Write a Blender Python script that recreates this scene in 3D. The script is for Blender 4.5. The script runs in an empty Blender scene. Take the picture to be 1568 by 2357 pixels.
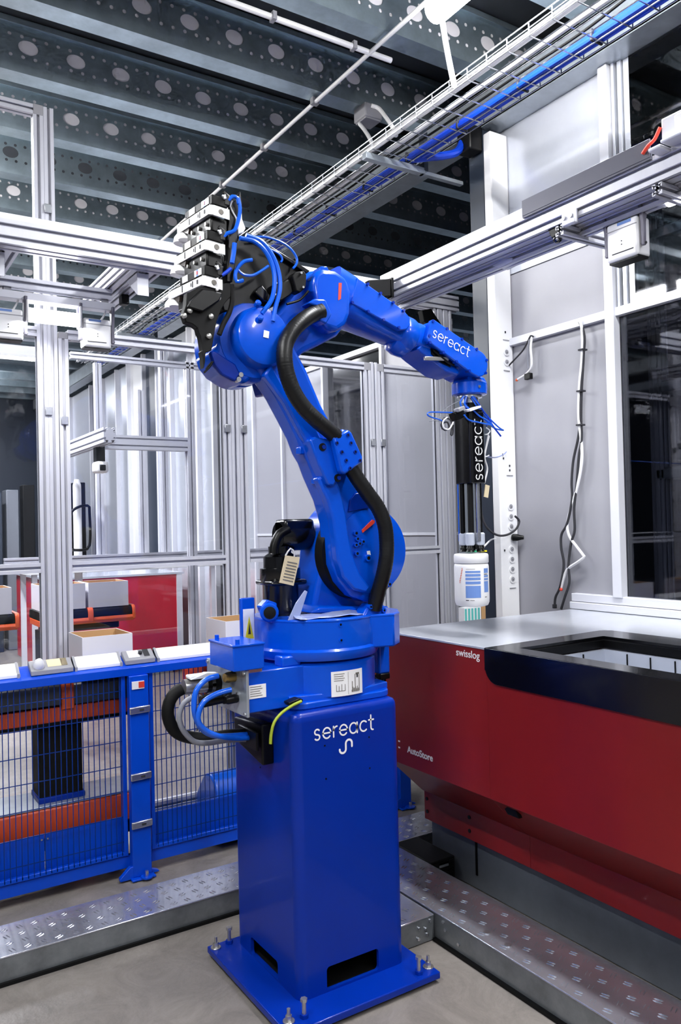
import bpy, bmesh, math, random
from mathutils import Vector, Matrix
random.seed(7)
SC = bpy.context.scene
COL = SC.collection
R = math.radians

# ---------------------------------------------------------------- camera
cam = bpy.data.cameras.new('camera'); CAM = bpy.data.objects.new('camera', cam); COL.objects.link(CAM)
cam.sensor_width = 36; cam.lens = 27.966; cam.sensor_fit = 'AUTO'; cam.clip_start = .05; cam.clip_end = 100
CAM.matrix_world = Matrix(((.84264803, .01131959, -.53834576, 0), (-.53792832, -.02691942, -.84256066, 0),
                           (-.0240294, .99957351, -.01659447, 1.5), (0, 0, 0, 1)))
SC.camera = CAM
# ---------------------------------------------------------------- world, exposure
W = bpy.data.worlds.new('world'); SC.world = W; W.use_nodes = True
W.node_tree.nodes['Background'].inputs[0].default_value = (.62, .70, .86, 1)
W.node_tree.nodes['Background'].inputs[1].default_value = .17
SC.view_settings.view_transform = 'Standard'; SC.view_settings.look = 'None'
SC.view_settings.exposure = .52; SC.view_settings.gamma = 1
SC.view_settings.use_curve_mapping = False
SC.cycles.use_denoising = True
SC.cycles.max_bounces = 5; SC.cycles.diffuse_bounces = 3; SC.cycles.glossy_bounces = 3; SC.cycles.transmission_bounces = 3; SC.cycles.transparent_max_bounces = 8
SC.cycles.use_adaptive_sampling = True; SC.cycles.adaptive_threshold = .07; SC.cycles.adaptive_min_samples = 12
SC.cycles.sample_clamp_indirect = 4
SC.cycles.caustics_reflective = False; SC.cycles.caustics_refractive = False

# mostly unseen tube lamps added as fill; each tube carries its own area light
LAMPS = [  # x, y (middle), length, power
    (2.27, 1.75, 1.9, 95), (2.27, -1.2, 1.5, 80), (-.6, 1.2, 1.5, 80), (-.6, 4.6, 1.5, 60), (-3.2, 0.2, 1.5, 90),
    (.6, 7.4, 1.5, 190), (.45, 5.4, 1.5, 170), (.9, 9.4, 1.5, 190), (1.95, 13.2, 1.5, 60), (.2, -2.8, 1.5, 80)]

# ---------------------------------------------------------------- helpers
def lin(c):
    c = c/255
    return c/12.92 if c <= .04045 else ((c+.055)/1.055)**2.4
MATS = {}
def mat(name, rgb, metal=0, rough=.5, coat=0, noise=None, bump=None, emit=0, trans=0, alpha=1, spec=None, stretch=None):
    """rgb in 0..255; noise=(scale, amount) varies the colour; bump=(scale, strength)"""
    m = bpy.data.materials.new(name); m.use_nodes = True; MATS[name] = m
    nt = m.node_tree; b = nt.nodes['Principled BSDF']
    col = tuple(lin(c) for c in rgb) + (1,)
    b.inputs['Base Color'].default_value = col
    b.inputs['Metallic'].default_value = metal; b.inputs['Roughness'].default_value = rough
    b.inputs['Coat Weight'].default_value = coat; b.inputs['Coat Roughness'].default_value = .08
    b.inputs['Transmission Weight'].default_value = trans; b.inputs['Alpha'].default_value = alpha
    if spec is not None: b.inputs['Specular IOR Level'].default_value = spec
    if emit:
        b.inputs['Emission Color'].default_value = col; b.inputs['Emission Strength'].default_value = emit
    if noise or bump:
        tc = nt.nodes.new('ShaderNodeTexCoord'); mp = nt.nodes.new('ShaderNodeMapping')
        nt.links.new(tc.outputs['Object'], mp.inputs[0])
        if stretch: mp.inputs['Scale'].default_value = stretch
    if noise:
        n = nt.nodes.new('ShaderNodeTexNoise'); n.inputs['Scale'].default_value = noise[0]; n.inputs['Detail'].default_value = 6
        n.inputs['Roughness'].default_value = .65
        nt.links.new(mp.outputs[0], n.inputs['Vector'])
        r = nt.nodes.new('ShaderNodeValToRGB'); a = noise[1]
        r.color_ramp.elements[0].position = .3; r.color_ramp.elements[1].position = .7
        r.color_ramp.elements[0].color = tuple(max(0, c*(1-a)) for c in col[:3]) + (1,)
        r.color_ramp.elements[1].color = tuple(min(1, c*(1+a)) for c in col[:3]) + (1,)
        nt.links.new(n.outputs[0], r.inputs[0]); nt.links.new(r.outputs[0], b.inputs['Base Color'])
    if bump:
        n2 = nt.nodes.new('ShaderNodeTexNoise'); n2.inputs['Scale'].default_value = bump[0]; n2.inputs['Detail'].default_value = 4
        nt.links.new(mp.outputs[0], n2.inputs['Vector'])
        bp = nt.nodes.new('ShaderNodeBump'); bp.inputs['Strength'].default_value = bump[1]; bp.inputs['Distance'].default_value = .01
        nt.links.new(n2.outputs[0], bp.inputs['Height']); nt.links.new(bp.outputs[0], b.inputs['Normal'])
    return m

ORI = {}
class MB:
    """collects simple shapes; build() links them as one mesh object"""
    def __init__(s): s.v = []; s.f = []
    def add(s, vs, fs):
        o = len(s.v); s.v += [tuple(v) for v in vs]; s.f += [tuple(i+o for i in f) for f in fs]; return s
    def box(s, x0, x1, y0, y1, z0, z1):
        return s.add([(x0,y0,z0),(x1,y0,z0),(x1,y1,z0),(x0,y1,z0),(x0,y0,z1),(x1,y0,z1),(x1,y1,z1),(x0,y1,z1)],
                     [(3,2,1,0),(4,5,6,7),(0,1,5,4),(1,2,6,5),(2,3,7,6),(3,0,4,7)])
    def obox(s, c, size, M):
        h = [k/2 for k in size]; c = Vector(c)
        vs = [c + M @ Vector((a*h[0], b*h[1], d*h[2])) for a, b, d in
              [(-1,-1,-1),(1,-1,-1),(1,1,-1),(-1,1,-1),(-1,-1,1),(1,-1,1),(1,1,1),(-1,1,1)]]
        return s.add(vs, [(3,2,1,0),(4,5,6,7),(0,1,5,4),(1,2,6,5),(2,3,7,6),(3,0,4,7)])
    def prism(s, poly, axis, a0, a1):
        n = len(poly)
        def P(p, a): return {'y': (p[0], a, p[1]), 'x': (a, p[0], p[1]), 'z': (p[0], p[1], a)}[axis]
        vs = [P(p, a0) for p in poly] + [P(p, a1) for p in poly]
        fs = [tuple(range(n)), tuple(range(2*n-1, n-1, -1))] + [(i, (i+1) % n, n+(i+1) % n, n+i) for i in range(n)]
        return s.add(vs, fs)
    def loft(s, rings):
        """rings of equal length joined in order, ends capped"""
        n = len(rings[0]); vs = [p for r in rings for p in r]; fs = []
        for k in range(len(rings)-1):
            for i in range(n):
                j = (i+1) % n; fs.append((k*n+i, k*n+j, (k+1)*n+j, (k+1)*n+i))
        fs.append(tuple(range(n-1, -1, -1))); fs.append(tuple((len(rings)-1)*n+i for i in range(n)))
        return s.add(vs, fs)
    def cyl(s, p0, p1, r0, r1=None, n=16):
        return s.lathe([(r0, 0), (r0 if r1 is None else r1, (Vector(p1)-Vector(p0)).length)], p0, Vector(p1)-Vector(p0), n)
    def lathe(s, prof, o, axis, n=24):
        a = Vector(axis).normalized(); u = a.orthogonal().normalized(); w = a.cross(u); o = Vector(o)
        return s.loft([[o + a*h + (u*math.cos(2*math.pi*i/n) + w*math.sin(2*math.pi*i/n))*max(r, 1e-4) for i in range(n)] for r, h in prof])
    def tube(s, pts, r, n=8, step=.012, ripple=0, pitch=.011):
        pts = spline(pts, step) if len(pts) > 2 else [Vector(p) for p in pts]
        if len(pts) < 2: return s
        t = (pts[1]-pts[0]).normalized(); u = t.orthogonal().normalized(); rings = []; L = 0
        for i, p in enumerate(pts):
            t2 = (pts[min(i+1, len(pts)-1)] - pts[max(i-1, 0)]).normalized()
            q = t.rotation_difference(t2); u = q @ u; t = t2; w = t.cross(u)
            if i: L += (p-pts[i-1]).length
            rr = r + (ripple*math.sin(2*math.pi*L/pitch) if ripple else 0)
            rings.append([p + (u*math.cos(2*math.pi*k/n) + w*math.sin(2*math.pi*k/n))*rr for k in range(n)])
        return s.loft(rings)
    def ball(s, c, r, n=12, sz=(1,1,1)):
        rings = []
        for i in range(1, n//2):
            a = math.pi*i/(n//2); rings.append([(c[0]+r*sz[0]*math.sin(a)*math.cos(2*math.pi*k/n), c[1]+r*sz[1]*math.sin(a)*math.sin(2*math.pi*k/n), c[2]-r*sz[2]*math.cos(a)) for k in range(n)])
        return s.loft(rings)
    def build(s, name, m, parent=None, bevel=0, seg=2, ang=35, origin=None, flat=False):
        if parent is not None: org = ORI[parent.name]
        elif origin is not None: org = Vector(origin)
        else:
            xs, ys, zs = zip(*s.v); org = Vector(((min(xs)+max(xs))/2, (min(ys)+max(ys))/2, min(zs)))
        me = bpy.data.meshes.new(name)
        me.from_pydata([(x-org.x, y-org.y, z-org.z) for x, y, z in s.v], [], s.f)
        bm = bmesh.new(); bm.from_mesh(me); bmesh.ops.recalc_face_normals(bm, faces=bm.faces); bm.to_mesh(me); bm.free()
        me.materials.append(MATS[m])
        o = bpy.data.objects.new(name, me); COL.objects.link(o)
        if parent is not None: o.parent = parent
        if parent is None: o.location = org
        ORI[o.name] = org
        if not flat:
            me.polygons.foreach_set('use_smooth', [True]*len(me.polygons))
            me.set_sharp_from_angle(angle=R(ang))
        if bevel:
            b = o.modifiers.new('bevel', 'BEVEL'); b.width = bevel; b.segments = seg; b.limit_method = 'ANGLE'; b.angle_limit = R(30)
            b.harden_normals = False
        return o
def spline(pts, step=.012):
    P = [Vector(p) for p in pts]; P = [P[0]*2-P[1]] + P + [P[-1]*2-P[-2]]; out = []
    for i in range(1, len(P)-2):
        a, b, c, d = P[i-1:i+3]; n = max(2, int((c-b).length/step))
        for k in range(n):
            t = k/n
            out.append(.5*((2*b) + (c-a)*t + (2*a-5*b+4*c-d)*t*t + (3*b-a-3*c+d)*t**3))
    out.append(P[-2]); return out
def tag(o, label=None, cat=None, group=None, kind=None):
    if label: o['label'] = label
    if cat: o['category'] = cat
    if group: o['group'] = group
    if kind: o['kind'] = kind
    return o
def thing(name, label, cat, loc, group=None, kind=None):
    o = bpy.data.objects.new(name, None); COL.objects.link(o); o.location = loc; o.empty_display_size = .05
    ORI[o.name] = Vector(loc)
    return tag(o, label, cat, group, kind)
def rrect(x0, x1, z0, z1, r, n=5):
    out = []
    for cx, cz, a0 in ((x1-r, z1-r, 0), (x0+r, z1-r, 90), (x0+r, z0+r, 180), (x1-r, z0+r, 270)):
        for k in range(n+1):
            a = R(a0+90*k/n); out.append((cx+r*math.cos(a), cz+r*math.sin(a)))
    return out
def arc(cx, cz, r, a0, a1, n=12):
    return [(cx+r*math.cos(R(a0+(a1-a0)*k/n)), cz+r*math.sin(R(a0+(a1-a0)*k/n))) for k in range(n+1)]
def prof(u0, u1, v0, v1, cell=.045, sw=.0055, sd=.011):
    """outline of a slotted aluminium extrusion filling the rectangle"""
    out = []
    nu = max(1, round((u1-u0)/cell)); nv = max(1, round((v1-v0)/cell)); du = (u1-u0)/nu; dv = (v1-v0)/nv
    def side(a, b, n, nx, ny):
        for k in range(n):
            t = (k+.5)/n; cx = a[0]+(b[0]-a[0])*t; cy = a[1]+(b[1]-a[1])*t
            L = math.hypot(b[0]-a[0], b[1]-a[1]); tx, ty = (b[0]-a[0])/L, (b[1]-a[1])/L
            for q, d in ((-sw-.002, 0), (-sw, .002), (-sw, .005), (-sw-.004, .005), (-sw-.004, .015), (sw+.004, .015), (sw+.004, .005), (sw, .005), (sw, .002), (sw+.002, 0)):
                out.append((cx+tx*q+nx*d, cy+ty*q+ny*d))
    out.append((u0, v0)); side((u0, v0), (u1, v0), nu, 0, 1)
    out.append((u1, v0)); side((u1, v0), (u1, v1), nv, -1, 0)
    out.append((u1, v1)); side((u1, v1), (u0, v1), nu, 0, -1)
    out.append((u0, v1)); side((u0, v1), (u0, v0), nv, 1, 0)
    return out
def ext(name, parent, axis, u0, u1, v0, v1, a0, a1, m='alu', **k):
    """one aluminium extrusion as a part; u,v are the two axes across it"""
    return MB().prism(prof(u0, u1, v0, v1), axis, a0, a1).build(name, m, parent, ang=20, **k)
def holed(outer, holes):
    """flat triangulated sheet with holes: returns verts (2D), faces"""
    bm = bmesh.new(); es = []
    for loop in [outer]+holes:
        vs = [bm.verts.new((p[0], p[1], 0)) for p in loop]
        for i in range(len(vs)): es.append(bm.edges.new((vs[i], vs[(i+1) % len(vs)])))
    bmesh.ops.triangle_fill(bm, use_beauty=True, use_dissolve=False, edges=es)
    bm.verts.index_update()
    v = [(p.co.x, p.co.y) for p in bm.verts]; f = [tuple(q.index for q in t.verts) for t in bm.faces]; bm.free()
    return v, f
def plate(mb, outer, holes, axis, a0, a1):
    """sheet with holes and thickness"""
    def P(p, a): return {'y': (p[0], a, p[1]), 'x': (a, p[0], p[1]), 'z': (p[0], p[1], a)}[axis]
    v, f = holed(outer, holes)
    mb.add([P(p, a0) for p in v], f); mb.add([P(p, a1) for p in v], [t[::-1] for t in f])
    for loop in [outer]+holes:
        n = len(loop); mb.add([P(p, a0) for p in loop]+[P(p, a1) for p in loop], [(i, (i+1) % n, n+(i+1) % n, n+i) for i in range(n)])
    return mb

# monoline lettering: strokes on a grid 0..1 high, drawn as flat ribbons with round ends
def _c(cx, cy, rx, ry, a0, a1, n=14): return [(cx+rx*math.cos(R(a0+(a1-a0)*k/n)), cy+ry*math.sin(R(a0+(a1-a0)*k/n))) for k in range(n+1)]
GLY = {  # glyph: (advance, strokes)
    's': (.78, [_c(.36, .75, .27, .25, 35, 270, 10) + _c(.36, .25, .27, .25, 90, -145, 10)]),
    'e': (1.0, [[(.06, .5), (.94, .5)] , _c(.5, .5, .44, .5, 0, 318, 22)]),
    'r': (.58, [[(.1, 0), (.1, 1)], [(.1, .55)] + _c(.5, .55, .4, .43, 180, 90, 7)]),
    'a': (1.06, [_c(.5, .5, .44, .5, 0, 360, 26), [(.94, 1), (.94, 0)]]),
    'c': (.92, [_c(.5, .5, .44, .5, 48, 312, 20)]),
    't': (.66, [[(.28, 1.45), (.28, .25)] + _c(.5, .25, .22, .25, 180, 280, 6), [(.02, 1), (.6, 1)]]),
    'mark': (1.3, [_c(.28, .28, .28, .28, 175, 360, 12) + [(.56, .66)] + _c(.84, .66, .28, .28, 180, 0, 12) + [(1.12, .40)]]),
}
def ribbon(mb, pts, w, P, d):
    """pts 2D; P maps (u,v,depth) to 3D; ribbon of width w and depth d"""
    n = len(pts); L = []; Rr = []
    for i in range(n):
        a = Vector(pts[max(i-1, 0)]); b = Vector(pts[min(i+1, n-1)])
        if i == 0 and (Vector(pts[0])-Vector(pts[-1])).length < 1e-6: a = Vector(pts[-2])
        if i == n-1 and (Vector(pts[0])-Vector(pts[-1])).length < 1e-6: b = Vector(pts[1])
        t = (b-a).normalized(); nn = Vector((-t.y, t.x)); p = Vector(pts[i]); L.append(p+nn*w/2); Rr.append(p-nn*w/2)
    def cap(p, q, s):
        c = (p+q)/2; v = p-c; return [c + Matrix.Rotation(s*math.pi*k/6, 2) @ v for k in range(1, 6)]
    poly = L + cap(L[-1], Rr[-1], -1) + Rr[::-1] + cap(Rr[0], L[0], -1)
    m = len(L)
    vs = [P(p.x, p.y, d) for p in poly]; fs = []
    for i in range(m-1): fs.append((i, i+1, len(poly)-5-2-i, len(poly)-5-1-i))
    fs.append(tuple(range(m-1, m+6))); fs.append(tuple([len(poly)-6] + list(range(len(poly)-5, len(poly))) + [0]))
    mb.add(vs, fs)
def stroke_text(mb, text, P, h, w, d=.0, gap=.17):
    x = 0
    for ch in text:
        adv, st = GLY[ch]
        for s in st: ribbon(mb, [((x+p[0])*h, p[1]*h) for p in s], w, P, d)
        x += adv + gap
    return x*h
def font_text(name, text, size, M, m, parent, extrude=.0008, bold=0):
    """printed lettering from the built-in font, turned into a mesh"""
    cu = bpy.data.curves.new(name, 'FONT'); cu.body = text; cu.size = size; cu.extrude = extrude; cu.offset = bold
    t = bpy.data.objects.new('tmp', cu); COL.objects.link(t)
    bpy.context.view_layer.update()
    me = bpy.data.meshes.new_from_object(t.evaluated_get(bpy.context.evaluated_depsgraph_get()))
    bpy.data.objects.remove(t); bpy.data.curves.remove(cu)
    me.name = name; me.materials.clear(); me.materials.append(MATS[m])
    o = bpy.data.objects.new(name, me); COL.objects.link(o); o.parent = parent
    org = ORI[parent.name]
    me.transform(Matrix.Translation(-org) @ M); ORI[o.name] = org
    return o
def frame_m(o, ux, uz):
    """matrix whose x axis runs along ux and y axis along uz from o"""
    ux = Vector(ux).normalized(); uz = Vector(uz).normalized(); n = ux.cross(uz)
    return Matrix(((ux.x, uz.x, n.x, o[0]), (ux.y, uz.y, n.y, o[1]), (ux.z, uz.z, n.z, o[2]), (0, 0, 0, 1)))

# ---------------------------------------------------------------- materials
mat('alu', (206, 207, 217), metal=.22, rough=.32, noise=(40, .03), stretch=(1, 1, .05))
mat('alu_white', (222, 223, 231), metal=.12, rough=.33)
mat('alu_brushed', (218, 222, 232), metal=.5, rough=.24, noise=(6, .04))
mat('galva', (172, 190, 200), metal=.78, rough=.32, noise=(7, .18))
mat('galva_light', (178, 186, 194), metal=.55, rough=.30, noise=(9, .14))
mat('checker', (204, 206, 218), metal=.8, rough=.17, noise=(9, .10), bump=(30, .04))
mat('plinth_grey', (112, 118, 128), metal=.5, rough=.3, noise=(4, .18))
mat('skirt_grey', (128, 132, 136), metal=.6, rough=.32, noise=(8, .3))
mat('deck', (52, 56, 62), metal=.3, rough=.5, noise=(3, .3))
mat('hole_bright', (238, 236, 242), rough=.8)
mat('floor', (124, 118, 113), rough=.40, noise=(3.4, .30), bump=(70, .10))
_nt = MATS['floor'].node_tree; _n = [n for n in _nt.nodes if n.type == 'TEX_NOISE']
_n[0].inputs['Scale'].default_value = 4.5; _n[0].inputs['Detail'].default_value = 12; _n[0].inputs['Roughness'].default_value = .78; _n[0].inputs['Distortion'].default_value = 1.4
mat('panel_grey', (158, 158, 166), rough=.42, noise=(1.2, .05))
mat('panel_dark', (108, 112, 120), rough=.35)
mat('panel_slate', (86, 86, 98), rough=.4, metal=.2)
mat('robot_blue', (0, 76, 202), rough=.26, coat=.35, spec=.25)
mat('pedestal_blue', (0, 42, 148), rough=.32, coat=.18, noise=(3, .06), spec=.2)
mat('fence_blue', (0, 70, 200), rough=.34, coat=.2, spec=.3)
mat('tube_blue', (14, 92, 214), rough=.3, coat=.3)
mat('cable_blue', (6, 62, 195), rough=.4)
mat('arm_grey', (112, 110, 122), rough=.4, metal=.3)
mat('red', (126, 25, 27), rough=.36, coat=.15, noise=(2.5, .08), spec=.3)
mat('red_gloss', (195, 30, 52), rough=.22, coat=.4)
mat('black', (5, 5, 6), rough=.38, spec=.25)
mat('black_gloss', (6, 6, 9), rough=.22, coat=.25)
mat('black_matte', (9, 9, 10), rough=.6, spec=.2)
mat('hose', (12, 12, 13), rough=.40, spec=.35)
mat('dark_steel', (42, 50, 64), rough=.4)
mat('white', (236, 236, 238), rough=.4)
mat('white_paint', (240, 240, 242), rough=.35, coat=.2)
mat('plastic_grey', (150, 150, 156), rough=.4)
mat('steel', (196, 198, 204), metal=.9, rough=.25)
mat('zinc', (190, 188, 184), metal=.85, rough=.3)
mat('brass', (170, 140, 80), metal=.9, rough=.3)
mat('orange', (226, 92, 42), rough=.4, coat=.2)
mat('orange_dark', (190, 70, 36), rough=.45)
mat('print_red', (215, 60, 40), rough=.5)
mat('box_white', (222, 220, 226), rough=.75)
mat('box_kraft', (190, 150, 104), rough=.85)
mat('paper', (225, 208, 172), rough=.7)
mat('ink', (40, 40, 46), rough=.7)
mat('ink_light', (120, 116, 110), rough=.7)
mat('label_blue', (110, 145, 210), rough=.5)
mat('yellow', (220, 205, 30), rough=.45)
mat('cable_green', (150, 165, 40), rough=.45)
mat('green', (40, 160, 110), rough=.5)
mat('teal', (90, 190, 185), rough=.5)
mat('grey_cable', (128, 130, 140), rough=.45)
mat('glass_dark', (16, 18, 24), rough=.06, coat=.5)
mat('bin_grey', (186, 192, 206), rough=.4)
mat('lamp', (255, 253, 250), rough=.4, emit=34)
mat('lamp_soft', (248, 248, 255), rough=.4, emit=9)
mat('wire_blue_backlit', (0, 44, 120), rough=.45, spec=.3)  # fence blue darkened; backlit shade of the wires put into the colour
mat('beacon', (110, 150, 170), rough=.3, coat=.3)
def glass(name, tint, dens):
    m = bpy.data.materials.new(name); m.use_nodes = True; MATS[name] = m; nt = m.node_tree
    nt.nodes.remove(nt.nodes['Principled BSDF']); out = nt.nodes['Material Output']
    tr = nt.nodes.new('ShaderNodeBsdfTransparent'); tr.inputs[0].default_value = tint + (1,)
    gl = nt.nodes.new('ShaderNodeBsdfGlossy'); gl.inputs['Roughness'].default_value = .03
    fr = nt.nodes.new('ShaderNodeFresnel'); fr.inputs[0].default_value = 1.5
    mul = nt.nodes.new('ShaderNodeMath'); mul.operation = 'MULTIPLY'; mul.inputs[1].default_value = dens
    mx = nt.nodes.new('ShaderNodeMixShader')
    nt.links.new(fr.outputs[0], mul.inputs[0]); nt.links.new(mul.outputs[0], mx.inputs[0])
    nt.links.new(tr.outputs[0], mx.inputs[1]); nt.links.new(gl.outputs[0], mx.inputs[2]); nt.links.new(mx.outputs[0], out.inputs[0])
glass('glass', (.93, .94, .97), 1.2)
glass('glass_smoke', (.62, .64, .70), 1.6)

# ================================================================ the setting
def struct(name, mb, m, parent=None, **k):
    o = mb.build(name, m, parent, **k)
    if parent is None: o['kind'] = 'structure'
    return o
fl = struct('floor', MB().box(-9, 9, -5, 16, -.05, 0), 'floor')
# ---- ceiling: dark deck on galvanised joists with punched webs
ceil = struct('ceiling', MB().box(-7, 8, -4, 15.5, 4.16, 4.22), 'deck', bevel=0)
MOD = .245; ZB = 3.9
def oval(cx, cz, a, b, n=18): return [(cx+a*math.cos(2*math.pi*k/n), cz+b*math.sin(2*math.pi*k/n)) for k in range(n)]
holes = [oval(MOD/2, ZB+.138, .050, .038)]
for k in range(4):
    for z in (ZB+.083, ZB+.19): holes.append(oval(MOD*(k+.5)/4+(.004 if z < 4 else 0), z, 0.0098, 0.0098, 8))
hv, hf = holed([(0, ZB), (MOD, ZB), (MOD, ZB+.25), (0, ZB+.25)], holes)
def joist_mesh(nt, detail):
    mb = MB(); L = nt*MOD
    if detail:
        for k in range(nt): mb.add([(x+k*MOD, 0, z) for x, z in hv], hf)
    else: mb.add([(0, 0, ZB), (L, 0, ZB), (L, 0, ZB+.25), (0, 0, ZB+.25)], [(0, 1, 2, 3)])
    # bottom flange running away from the web, with a turned-up lip; top flange with lip
    mb.box(0, L, 0, .112, ZB-.003, ZB); mb.box(0, L, .109, .112, ZB, ZB+.022)
    mb.box(0, L, -.055, 0, ZB+.247, ZB+.25); mb.box(0, L, -.055, -.052, ZB+.22, ZB+.25)
    return mb
NT = 52; X0 = -5.2
src = {}
for i in range(-8, 19):
    y = 3.70 + .628*i
    key = 'd' if -2 <= i <= 8 else 'p'
    if key not in src:
        o = joist_mesh(NT, key == 'd').build('ceiling_joist', 'galva', ceil, ang=30); src[key] = o
        # mesh was made around the ceiling origin: shift its data so that it sits at its own place
        org = ORI['ceiling']; o.data.transform(Matrix.Translation(org))
        bb = MB().box(.1, NT*MOD-.1, .004, .010, ZB+.06, ZB+.215).build('hole_bright_board', 'hole_bright', ceil)  # added pale sheet; brightness seen through the web holes put into its colour
        bb.data.transform(Matrix.Translation(org)); src[key+'b'] = bb
        o.location = Vector((X0, y, 0)) - org; bb.location = o.location.copy(); bb.parent = o; bb.location = (0, 0, 0)
    else:
        o = src[key].copy(); COL.objects.link(o); o.parent = ceil; o.location = Vector((X0, y, 0)) - ORI['ceiling']
        if key == 'd' and i not in (3, 6):
            b = src[key+'b'].copy(); COL.objects.link(b); b.parent = o; b.location = (0, 0, 0)
    o.location.x += .11*(i % 3) - (.02 if i % 2 else 0)
# ---- main girder along the right side, another one far left
g = MB()
g.box(3.07, 3.085, -3, 15, 3.70, 3.89); g.box(3.07, 3.22, -3, 15, 3.695, 3.71); g.box(3.07, 3.22, -3, 15, 3.88, 3.893); g.box(3.205, 3.22, -3, 15, 3.70, 3.89)
tag(g.build('ceiling_girder', 'galva_light'), 'long galvanised steel girder carrying the joists above the right wall', 'girder')
g = MB(); g.box(-4.0, -3.85, -3, 15, 3.695, 3.893)
tag(g.build('ceiling_girder', 'galva_light'), 'far galvanised girder under the joists at the left of the hall', 'girder')

# ---- right wall of the cell
WX = 3.21
wr = struct('wall_right', MB().box(WX, WX+.04, 2.5, 3.36, 0, 2.473), 'panel_grey')
def wpart(name, mb, m, **k): return mb.build(name, m, wr, **k)
wpart('panel', MB().box(WX, WX+.04, 2.5, 3.36, 2.514, 2.872), 'panel_grey', bevel=.002)
wpart('metal_panel', MB().box(WX-.003, WX+.04, 2.5, 3.36, 2.876, 3.695), 'alu_brushed', bevel=.002)
wpart('rail', MB().box(WX-.03, WX+.02, 2.53, 3.2, 2.473, 2.514), 'alu_white', bevel=.002)
wpart('rail', MB().box(WX-.03, WX+.02, .0, 2.49, 2.473, 2.514), 'alu_white', bevel=.002)
wpart('post', MB().box(WX-.045, WX+.02, 2.484, 2.536, 1.12, 3.695), 'alu_white', bevel=.003)
for i, (a, b) in enumerate(((2.462, 2.478), (2.43, 2.452), (2.392, 2.425))):
    wpart('window_profile', MB().box(WX-.02+.012*i, WX+.03, a, b, 2.514, 3.695), 'alu_brushed', bevel=.002)
for z0, z1, dx in ((1.046, 1.083, .05), (1.083, 1.125, .035)):
    wpart('sill_profile', MB().box(WX-dx, WX+.03, .0, 2.80, z0+.002, z1), 'alu_white', bevel=.003)
# glazed part of the wall, looking into a dark room
w1 = struct('window_1', MB().box(WX, WX+.006, .0, 2.484, 1.125, 2.473), 'glass_smoke')
MB().box(WX, WX+.006, .0, 2.39, 2.514, 3.695).build('upper_pane', 'glass_smoke', w1)
MB().box(WX-.01, WX+.03, 1.2, 1.24, 1.125, 3.695).build('mullion', 'alu_white', w1, bevel=.002)
MB().box(WX+.0, WX+.04, 0, 2.484, 0, 1.046).build('apron_panel', 'panel_dark', w1)
# dark room behind the window
wb = struct('wall_back_room', MB().box(7.2, 7.3, -2, 6.0, 0, 3.9), 'dark_steel')
MB().box(3.3, 7.2, 3.37, 3.43, 0, 3.9).build('side_panel', 'dark_steel', wb)
def frame_post(nm, label, x, y, z0, z1, w=.08, m='alu'):
    return tag(MB().prism(prof(x, x+w, y, y+w, cell=.04), 'z', z0, z1).build(nm, m, ang=20), label, 'post')
rk = thing('storage_rack', 'dim metal storage rack in the dark room behind the right window', 'rack', (4.2, 2.0, 0))
for x, y in ((3.62, 2.56), (4.7, 2.56), (3.62, 1.3), (4.7, 1.3)): ext('post', rk, 'z', x, x+.07, y, y+.07, 0, 3.6)
for z in (.9, 1.7, 2.15, 2.62, 2.95):
    MB().box(3.62, 3.66, 1.3, 2.6, z, z+.05).build('beam', 'galva_light', rk, bevel=.003)
    MB().box(3.66, 4.7, 1.32, 1.36, z, z+.05).build('beam', 'galva_light', rk, bevel=.003)
    MB().box(3.66, 4.7, 2.57, 2.6, z, z+.05).build('beam', 'galva_light', rk, bevel=.003)
    MB().box(3.64, 4.72, 1.3, 2.62, z+.05, z+.06).build('shelf', 'panel_dark', rk)
# ---- wall beyond the glass partition: grey panels, then brighter metal ones
FX = 3.31
wf = struct('wall_far_right', MB().box(FX, FX+.04, 3.86, 6.6, 0, 1.42), 'panel_grey')
for i, (a, b) in enumerate(((3.86, 4.55), (4.57, 5.35), (5.37, 6.05), (6.07, 6.6))):
    if i in (1,): MB().box(FX+.02, FX+.03, a, b, 1.44, 2.76).build('window_pane', 'glass_dark', wf)
    else: MB().box(FX, FX+.04, a, b, 1.44, 2.76).build('panel', 'panel_grey', wf, bevel=.002)
for y in (4.55, 5.35, 6.05, 6.6): MB().box(FX-.03, FX+.04, y, y+.03, 0, 2.8).build('post', 'alu_white', wf, bevel=.002)
MB().box(FX-.02, FX+.04, 3.86, 6.6, 2.76, 2.8).build('rail', 'alu_white', wf, bevel=.002)
MB().box(FX-.012, FX+.04, 3.86, 6.6, 1.42, 1.44).build('rail', 'alu_white', wf)
yy = 6.66
for i, (w_, m_) in enumerate(((.5, 'alu_brushed'), (.35, 'glass_dark'), (.42, 'alu_brushed'), (.22, 'white'), (.55, 'alu_brushed'), (.45, 'alu_brushed'), (.5, 'dark_steel'), (.6, 'white'), (.5, 'alu_brushed'), (.7, 'alu_brushed'), (.6, 'dark_steel'), (1.2, 'alu_brushed'))):
    MB().box(FX, FX+.04, yy, yy+w_-.04, 0, 3.69).build('panel', m_, wf, bevel=.002)
    MB().box(FX-.05, FX+.04, yy+w_-.04, yy+w_, 0, 3.69).build('post', 'alu_white', wf, bevel=.002)
    yy += w_
struct('wall_back', MB().box(-9, 8, 15.2, 15.4, 0, 4.2), 'dark_steel')
struct('wall_left', MB().box(-8.2, -8, -4, 15.2, 0, 4.2), 'panel_dark')

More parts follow.
